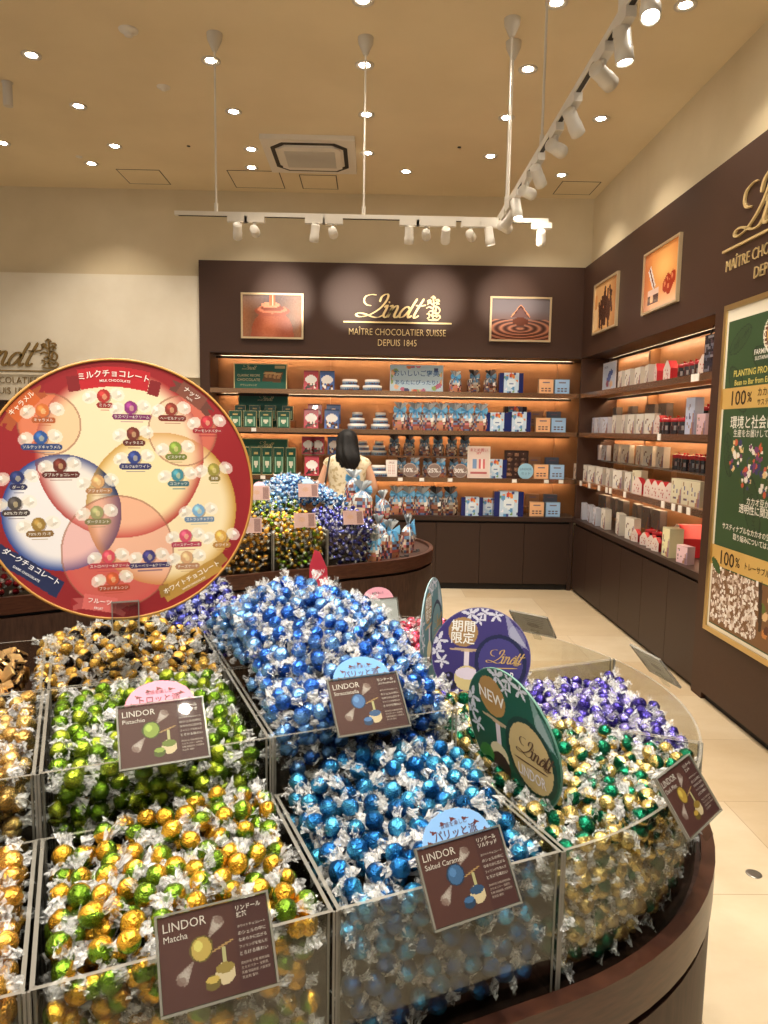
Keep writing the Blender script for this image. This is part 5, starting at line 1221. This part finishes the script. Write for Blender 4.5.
# price tags on the lips
tg=None
for n_,(u,z) in enumerate(((252,1.497),(261,1.058),(366,1.058),(401,1.058),(423,1.058),(452,1.058),(518,1.058),(551,1.058),(566,1.058))):
    if tg is None: tg=tag(MB().box(-.022,.022,-.004,0,-.016,.016,0,(238,234,226)).build('price_tag',PAPER,loc=(bxm(u),D-.0005,z-.017)),'small white price tag clipped to a back shelf lip','price tag','price tags on the back shelf lips')
    else:
        o=tg.copy(); COL.objects.link(o); o.location=(bxm(u),D-.0005,z-.017)

# ---- right wall: y from position along the wall
SR={'top':1.853,'upper':1.497,'riser':1.255,'lower':1.058,'counter':ZCNT}
GR={'top':'on the top right-wall shelf','upper':'on the second right-wall shelf','riser':'on the right-wall clear ledge','lower':'on the third right-wall shelf','counter':'on the right-wall counter'}
RZ=-PI/2
def yr(u,x=2.03): return 1400/1.914*x/(u-372)
def rw(kind,maker,u,shelf,label,x=2.03,s=1.,rz=0.,dz=0.): return put(kind,maker,(x+random.Random(u*7).uniform(-.012,.012),yr(u,x),SR[shelf]+dz),RZ+rz+random.Random(u).uniform(-.2,.2),f'{label} {GR[shelf]}',f'{kind} items {GR[shelf]}',s)
ORD=['nearest the corner','second from the corner','third from the corner','fourth from the corner','fifth from the corner','sixth from the corner','seventh from the corner','eighth from the corner','ninth from the corner']
def row(kind,maker,us,shelf,label,**k):
    for i,u in enumerate(us): rw(kind,maker,u,shelf,f'{label}, {ORD[i]}' if len(us)>1 else label,**k)
pale=lambda:white_box(1,c=(206,210,224)); wht=lambda:white_box(2); cream=lambda:white_box(3,w=.15,h=.2,d=.06,c=(214,206,178)); greyb=lambda:white_box(4,c=(120,110,104)); redb=lambda:red_box(1); jr=lambda:jar(1)
row('pale_carton',pale,(590,),'top','small pale blue-white carton',s=.9)
def p_blue(cv):
    cv.fill((200,210,228)); cv.disc(.62,.38,.2,(70,90,150),1,.12,-.4); cv.disc(.5,.55,.22,(90,110,170),1,.12,-.5); cv.disc(.4,.72,.12,(150,90,110)); cv.disc(.7,.75,.12,(226,190,150))
t=card_stand('product_board','tall white board with a blue gift picture on the top right-wall shelf',.34,.26,(2.05,yr(607),1.853),p_blue,[('LINDOR',.03,-.08,.09,(90,90,130))],22,18,(214,214,222)); t.rotation_euler=(0,0,RZ)
row('white_carton',wht,(624,632,641,651),'top','white carton with brown corner print',s=.92)
row('red_house_box',redb,(660,673),'top','red gable-topped gift box with cream front',s=.95)
row('red_jar',jr,(683,689,694,700),'top','dark jar with red lid',s=.95)
rw('red_house_box',redb,706,'top','red gable-topped gift box by the dark bag',s=.9)
def dark_bag():
    t=thing('paper_carrier','x','gift bag'); 
    def pt(cv):
        cv.fill((44,42,54)); r=random.Random(2)
        for _ in range(26): cv.disc(r.random(),r.random(),.09,r.choice([(110,110,124),(150,146,150),(80,60,70),(24,22,30)]),.8,.05,r.random()*3)
    facebox(.24,.1,.235,(44,42,54),(34,32,40),1,pt,14,14).build('bag_body',GLOSS,t)
    h=MB(); h.path([(-.05,-.05,.235),(-.03,-.05,.28),(.03,-.05,.28),(.05,-.05,.235)],.003,0,(30,28,32)); h.build('handle',GLOSS,t); return t
rw('dark_carrier',dark_bag,722,'top','dark patterned gift bag leaning at the pillar end')
row('pale_carton',pale,(591,597,604,611),'upper','pale blue-white carton',s=.88)
row('white_carton',wht,(620,629,637,646,655),'upper','white carton with brown corner print',s=.95)
row('grey_carton',greyb,(620,634,655,668),'upper','grey-brown raised carton',x=2.18,s=1.0,dz=.07)
row('red_house_box',redb,(664,),'upper','slim red gable-topped gift box',s=.9)
row('red_jar',jr,(668,674,680,686),'upper','dark jar with red lid',s=1.0)
rw('tall_carton',lambda:white_box(6,w=.10,h=.235,d=.06,c=(190,198,222)),698,'upper','tall pale blue carton with a dark round picture',)
row('red_jar',jr,(712,718,724),'upper','raised red-lidded jar near the pillar',x=2.14,dz=.07)
rw('pink_bag',lambda:white_box(7,w=.14,h=.13,d=.06,c=(224,190,196)),712,'upper','pale pink patterned carton near the pillar')
row('pale_carton',pale,(596,603,611),'riser','pale blue-white carton',x=2.12,s=.85)
row('white_carton',wht,(622,631,645,655,668),'riser','white carton with brown corner print',x=2.12,s=.95)
row('red_jar',jr,(683,689,695,701,707,713,719,725),'riser','dark jar with red lid',x=2.12,s=.95)
t_=MB(); t_.box(2.05,2.22,4.10,6.40,1.250,1.255,0); t_.box(2.049,2.051,4.10,6.40,1.249,1.256,1)
for y in (4.2,4.8,5.3,5.8,6.3): t_.box(2.05,2.22,y,y+.004,1.058,1.25,0)
tag(t_.build('acrylic_riser',[ACR,ACRE]),'long clear acrylic riser along the third right-wall shelf','riser')
row('white_carton',wht,(584,591,598,606,615,625,637),'lower','white carton with brown corner print',x=1.99,s=.92)
row('cream_gift',cream,(647,),'lower','cream carton with a tied ribbon print',x=2.0,s=.85)
row('red_house_box',redb,(648,658,667,674,680,686),'lower','slanted red and cream gift box',x=1.985,s=.82,rz=.35)
row('red_jar',jr,(668,676,684),'lower','red-lidded jar behind slanted red boxes',x=2.05,s=.8)
row('cream_gift',cream,(690,699,708),'lower','leaning cream gift box by the pillar',x=1.995,s=.8,rz=.25)
row('pale_carton',pale,(590,597,605),'counter','pale blue-white carton',x=1.985,s=.95)
row('white_carton',wht,(614,629,642),'counter','white carton with brown corner print',x=1.985,s=1.05)
row('grey_carton',greyb,(612,622,632,645,657,668),'counter','grey-brown raised carton',x=2.14,s=1.05,dz=.07)
row('red_house_box',redb,(646,655,663,670),'counter','small red gift box with cream front',x=1.98,s=.62,rz=.3)
row('red_jar',jr,(662,670,678,686),'counter','red-lidded jar behind small red boxes',x=2.05,s=1.0)
row('big_red_box',lambda:red_box(3,.3,.2,.16),(700,),'counter','wide red gift box with a folded lid at the back',x=2.13)
rw('cream_tall',lambda:white_box(9,w=.13,h=.19,d=.09,c=(226,220,178)),683,'counter','tall cream gift box with a stork print near the pillar',x=1.975)
rw('pink_bag',lambda:None,698,'counter','pale pink patterned carton at the pillar end',x=1.965,s=.85)
o0=None
for u,z in ((695,1.853),(699,1.853),(664,1.497),(578,1.058),(586,1.058),(595,1.058),(605,1.058),(613,1.058),(617,1.058),(632,1.058),(672,1.058),(683,1.058),(690,1.058),(699,1.058)):
    y=yr(u,XR)
    if o0 is None: o0=tag(MB().box(-.004,0,-.024,.024,-.022,.022,0,(238,234,226)).build('price_tag',PAPER,loc=(XR-.0005,y,z-.017)),'small white price tag clipped to a right-wall shelf lip','price tag','price tags on the right-wall shelf lips')
    else: o=o0.copy(); COL.objects.link(o); o.location=(XR-.0005,y,z-.017)
# gift bags on the far table end
for k,(x,y,z,s,lab) in enumerate(((.02,4.22,ZTAB,.85,'small gift bag with a blue bow at the front corner of the far table'),(.12,4.40,ZTAB,1.15,'gift bag with a blue bow standing behind the small one on the far table end'),(.24,4.62,ZTAB,1.2,'gift bag with a blue bow nearest the rounded edge of the far table'),
    (.05,4.75,ZTAB,1.1,'gift bag with a blue bow in the middle of the far table end'),(-.06,4.62,.93,1.2,'raised gift bag with a blue bow beside the heap on the far table'),(-.12,4.95,1.0,1.1,'highest gift bag with a long cellophane top beside the heap'),(.08,4.98,.86,1.1,'gift bag with a blue bow at the back of the far table end'))):
    put('bagblue'+str(k%3),None,(x,y,z),k*.7,lab,'gift bags on the end of the far table',s)
for k,(x,y,z,lab) in enumerate(((-.06,4.62,.93,'clear acrylic pedestal under the raised gift bag'),(-.12,4.95,1.0,'tallest clear acrylic pedestal on the far table'),(.08,4.98,.86,'low clear acrylic pedestal at the back of the far table'))):
    m=MB(); m.ringwall([(-.06,-.06),(.06,-.06),(.06,.06),(-.06,.06)],[(-.056,-.056),(.056,-.056),(.056,.056),(-.056,.056)],0,z-ZTAB,0,1,smooth=False); m.box(-.06,.06,-.06,.06,z-ZTAB-.004,z-ZTAB,0); tag(m.build('acrylic_pedestal',[ACR,ACRE],loc=(x,y,ZTAB)),lab,'pedestal')
for x,y,r_,l in ((.21,4.42,.3,'small black clip lying on the far table, nearer one'),(.30,4.62,1.1,'small black clip lying on the far table, farther one')):
    m=MB(); m.box(-.025,.025,-.012,.012,0,.005,0,(40,36,36)); m.box(.0,.03,-.006,.006,.005,.014,0,(60,56,56)); tag(m.build('display_clip',PAPER,loc=(x,y,ZTAB),rot=(0,0,r_)),l,'clip')
# small cards on the far table
AF=Vector((far.A[0],far.A[1],0)); NF=Vector((far.N[0],far.N[1],0)); upf=lambda a:(NF*math.sin(a)+Vector((0,0,1))*math.cos(a))
def small_card(label,x,y,z,arch=None,w=.12,h=.085):
    wx,wy=far.w(x,y); c=(wx,wy,z); t=thing('flavour_card',label,'card',c); t.matrix_world=frame_matrix(c,AF*1.0+Vector((.25,-.3,0)),upf(.45))
    cv=Canvas(0,1,0,1,18,14); cv.fill((206,166,162)); cv.disc(.35,.45,.16,(206,160,140)); cv.rect(.8,.5,.25,.8,(150,112,110)); 
    for k in range(5): cv.rect(.8,.2+.15*k,.18,.04,(226,210,206))
    m=MB(); cv.to(m,w,h,.001); 
    if arch: m.prism([(w*.3*math.cos(a),h*.4+h*.45*math.sin(a)) for a in [PI*i/10 for i in range(11)]],-.001,.0005,c=arch)
    m.build('printed_card',PAPER,t); MB().box(-w/2-.003,w/2+.003,-h/2-.003,h/2+.003,.002,.003).build('acrylic_holder',ACR,t)
small_card('brown flavour card with pink topper on the pistachio heap of the far table',-.60,-.30,1.12,(220,170,186))
small_card('brown flavour card on the blue heap of the far table',-.30,-.33,1.13,(150,190,220))
small_card('brown flavour card on the gold and green bin of the far table',-.46,-.62,.99)
small_card('brown flavour card on the navy bin of the far table',-.15,-.62,.99)
small_card('brown flavour card on the gold bin of the far table',-.78,-.62,.98)

# ================================================================== PERSON
def woman():
    t=thing('person','person with long black hair in a cream sleeveless blouse seen from behind at the shelves','person',(-.205,6.02,0)); t.scale=(.975,.975,.975)
    def ell(m,rows,seg=20,mat=0,cols=(255,255,255)):
        vs=[];
        for (cx,cy,z,rx,ry) in rows:
            for i in range(seg): a=2*PI*i/seg; vs.append((cx+rx*math.cos(a),cy+ry*math.sin(a),z))
        m.add(vs,[(k*seg+i,k*seg+(i+1)%seg,(k+1)*seg+(i+1)%seg,(k+1)*seg+i) for k in range(len(rows)-1) for i in range(seg)],mat,cols,True)
        m.add(vs,[tuple(range(seg))[::-1],tuple((len(rows)-1)*seg+i for i in range(seg))],mat,cols)
    # one continuous skinned body
    J={'pel':(0,0,.86,.13),'waist':(0,.01,1.0,.115),'chest':(0,.0,1.17,.125),'nb':(0,-.0,1.29,.07),'neck':(0,.01,1.34,.045),'h1':(0,.03,1.40,.07),'h2':(0,.02,1.455,.082),'h3':(0,.01,1.50,.06),
       'ls':(-.155,0,1.255,.052),'le':(-.235,-.02,1.02,.038),'lw':(-.20,.17,.90,.025),'lh':(-.185,.24,.90,.022),'rs':(.155,0,1.255,.052),'re':(.235,-.02,1.03,.038),'rw':(.20,.18,.94,.025),'rh':(.18,.25,.95,.022),
       'lhip':(-.085,0,.80,.09),'lk':(-.09,-.02,.45,.055),'la':(-.09,.02,.08,.038),'lt':(-.09,.15,.03,.032),'rhip':(.085,0,.80,.09),'rk':(.09,-.02,.45,.055),'ra':(.09,.02,.08,.038),'rt':(.09,.15,.03,.032)}
    for sd,hx in (('l','lh'),('r','rh')):
        bx,by,bz,_=J[hx]
        for k,(dx,dz,ln) in enumerate(((-.024,.012,.06),(-.009,.016,.07),(.007,.014,.065),(.021,.006,.052))): J[f'{sd}f{k}a']=(bx+dx,by+.035,bz+dz,.009); J[f'{sd}f{k}b']=(bx+dx,by+.035+ln*.5,bz+dz-.006,.008); J[f'{sd}f{k}c']=(bx+dx,by+.035+ln*.8,bz+dz-.022,.007)
        s=1 if sd=='l' else -1; J[f'{sd}tha']=(bx+s*.03,by+.01,bz-.004,.010); J[f'{sd}thb']=(bx+s*.048,by+.04,bz-.012,.008)
    K=list(J); E=[('pel','waist'),('waist','chest'),('chest','nb'),('nb','neck'),('neck','h1'),('h1','h2'),('h2','h3'),('chest','ls'),('ls','le'),('le','lw'),('lw','lh'),('chest','rs'),('rs','re'),('re','rw'),('rw','rh'),('pel','lhip'),('lhip','lk'),('lk','la'),('la','lt'),('pel','rhip'),('rhip','rk'),('rk','ra'),('ra','rt')]
    for sd in 'lr':
        for k in range(4): E+=[(sd+'h',f'{sd}f{k}a'),(f'{sd}f{k}a',f'{sd}f{k}b'),(f'{sd}f{k}b',f'{sd}f{k}c')]
        E+=[(sd+'h',f'{sd}tha'),(f'{sd}tha',f'{sd}thb')]
    me=bpy.data.meshes.new('body'); me.from_pydata([J[k][:3] for k in K],[(K.index(a),K.index(b)) for a,b in E],[]); o=bpy.data.objects.new('body',me); COL.objects.link(o); o.parent=t
    sk=o.modifiers.new('skin','SKIN'); 
    if not me.skin_vertices: 
        import bmesh
        bm=bmesh.new(); bm.from_mesh(me); bm.verts.layers.skin.verify(); bm.to_mesh(me); bm.free()
    for i,k in enumerate(K): me.skin_vertices[0].data[i].radius=(J[k][3],)*2; me.skin_vertices[0].data[i].use_root=(k=='pel')
    o.modifiers.new('sub','SUBSURF').render_levels=2; me.materials.append(SKIN); sk.use_smooth_shade=True
    # face features, turned to the shelves
    f=MB(); f.add([(-.012,.098,1.425),(.012,.098,1.425),(0,.118,1.418),(0,.096,1.455)],[(0,1,2),(1,3,2),(3,0,2)],smooth=True); f.build('nose',SKIN,t)
    f=MB(); [f.lathe([(.001,1.450-.009),(.009,1.450),(.001,1.459)],8,cx=x,cy=.088,c=(30,20,20)) for x in (-.028,.028)]; f.build('eyes',INK,t)
    f=MB(); f.box(-.018,.018,.086,.094,1.395,1.402); f.build('mouth',PINKL,t)
    for x in (-.083,.083): MB().lathe([(.001,1.415),(.012,1.42),(.014,1.44),(.001,1.46)],8,cx=x,cy=.015).build('ear',SKIN,t)
    b=MB(); ell(b,[(0,0,.80,.168,.115),(0,0,.88,.165,.115),(0,0,1.0,.145,.105),(0,0,1.12,.165,.118),(0,0,1.20,.185,.120),(0,0,1.25,.208,.105),(0,0,1.285,.185,.092),(0,0,1.31,.13,.08),(0,.005,1.335,.07,.062)],28)
    bo=b.build('blouse',BLOUSE,t)
    h=MB(); ell(h,[(.02,-.12,1.20,.03,.012),(.02,-.118,1.23,.062,.028),(.015,-.11,1.28,.086,.05),(.005,-.08,1.33,.096,.075),(0,-.035,1.38,.094,.095),(0,-.01,1.43,.090,.100),(0,-.005,1.475,.082,.098),(0,-.005,1.51,.062,.08),(0,0,1.532,.034,.045),(0,0,1.539,.006,.008)],44)
    for v in range(len(h.v)):
        x,y,z=h.v[v]; a=math.atan2(y,x); k=1+.07*math.sin(a*9+z*12)+.05*math.sin(a*19+z*30); h.v[v]=(x*k+max(0,1.36-z)*.12,(y+.04)*k-.04,z)
    rr=random.Random(3)
    for q in range(44):
        x0=rr.uniform(-.088,.095); y0=-.10+abs(x0)*.35; h.path([(x0,y0,1.40),(x0*1.08,y0-.012,1.30),(x0*.95+rr.uniform(-.015,.02),y0-.018,1.22),(x0*.8+rr.uniform(-.02,.03),y0-.012,rr.uniform(1.11,1.18)+abs(x0-.02)*.6)],.008,seg=5)
    h.build('hair',HAIR,t)
    p=MB(); ell(p,[(0,0,.83,.15,.115),(0,0,.90,.15,.112)],24); 
    for sg in (-1,1): ell(p,[(sg*.09,.01,.06,.075,.08),(sg*.088,-.01,.45,.085,.09),(sg*.082,0,.78,.10,.11),(sg*.08,0,.86,.09,.11)],20)
    p.build('trousers',TROUS,t)
    for sg in (-1,1): q=MB(); ell(q,[(sg*.09,.07,.0,.045,.12),(sg*.09,.07,.04,.045,.12),(sg*.09,.03,.075,.04,.06)],18); q.build('shoe',STRAP,t)
    s=MB(); s.path([(-.14,.12,1.22),(-.145,.03,1.315),(-.15,-.085,1.28),(-.17,-.14,1.13),(-.195,-.135,1.0),(-.20,-.10,.90)],.008); s.build('bag_strap',STRAP,t)
woman()

# ================================================================== WORLD, CAMERA
w=bpy.data.worlds.new('World'); S.world=w; w.use_nodes=True
bg=w.node_tree.nodes['Background']; bg.inputs[0].default_value=(1.0,.91,.80,1); bg.inputs[1].default_value=.33
f_,pi_,ya_,ro_=720.,.114,.018,.0162
Fv=Vector((math.sin(ya_)*math.cos(pi_),math.cos(ya_)*math.cos(pi_),-math.sin(pi_))); r0=Vector((math.cos(ya_),-math.sin(ya_),0)); u0=r0.cross(Fv)
r_=math.cos(ro_)*r0+math.sin(ro_)*u0; u_=-math.sin(ro_)*r0+math.cos(ro_)*u0
cam=bpy.data.cameras.new('camera'); co=bpy.data.objects.new('camera',cam); COL.objects.link(co)
co.matrix_world=Matrix(((r_.x,u_.x,-Fv.x,0),(r_.y,u_.y,-Fv.y,0),(r_.z,u_.z,-Fv.z,1.5),(0,0,0,1)))
cam.sensor_fit='VERTICAL'; cam.sensor_height=24; cam.lens=24*f_/1024; cam.clip_start=.02
S.camera=co
S.view_settings.view_transform='Standard'; S.view_settings.look='None'; S.view_settings.gamma=1; S.view_settings.exposure=1.25
try: S.view_settings.use_curve_mapping=False
except Exception: pass
S.cycles.transparent_max_bounces=24; S.cycles.max_bounces=7; S.cycles.diffuse_bounces=3; S.cycles.glossy_bounces=3; S.cycles.sample_clamp_indirect=6; S.cycles.caustics_reflective=False; S.cycles.caustics_refractive=False
print('objects',len(S.objects))
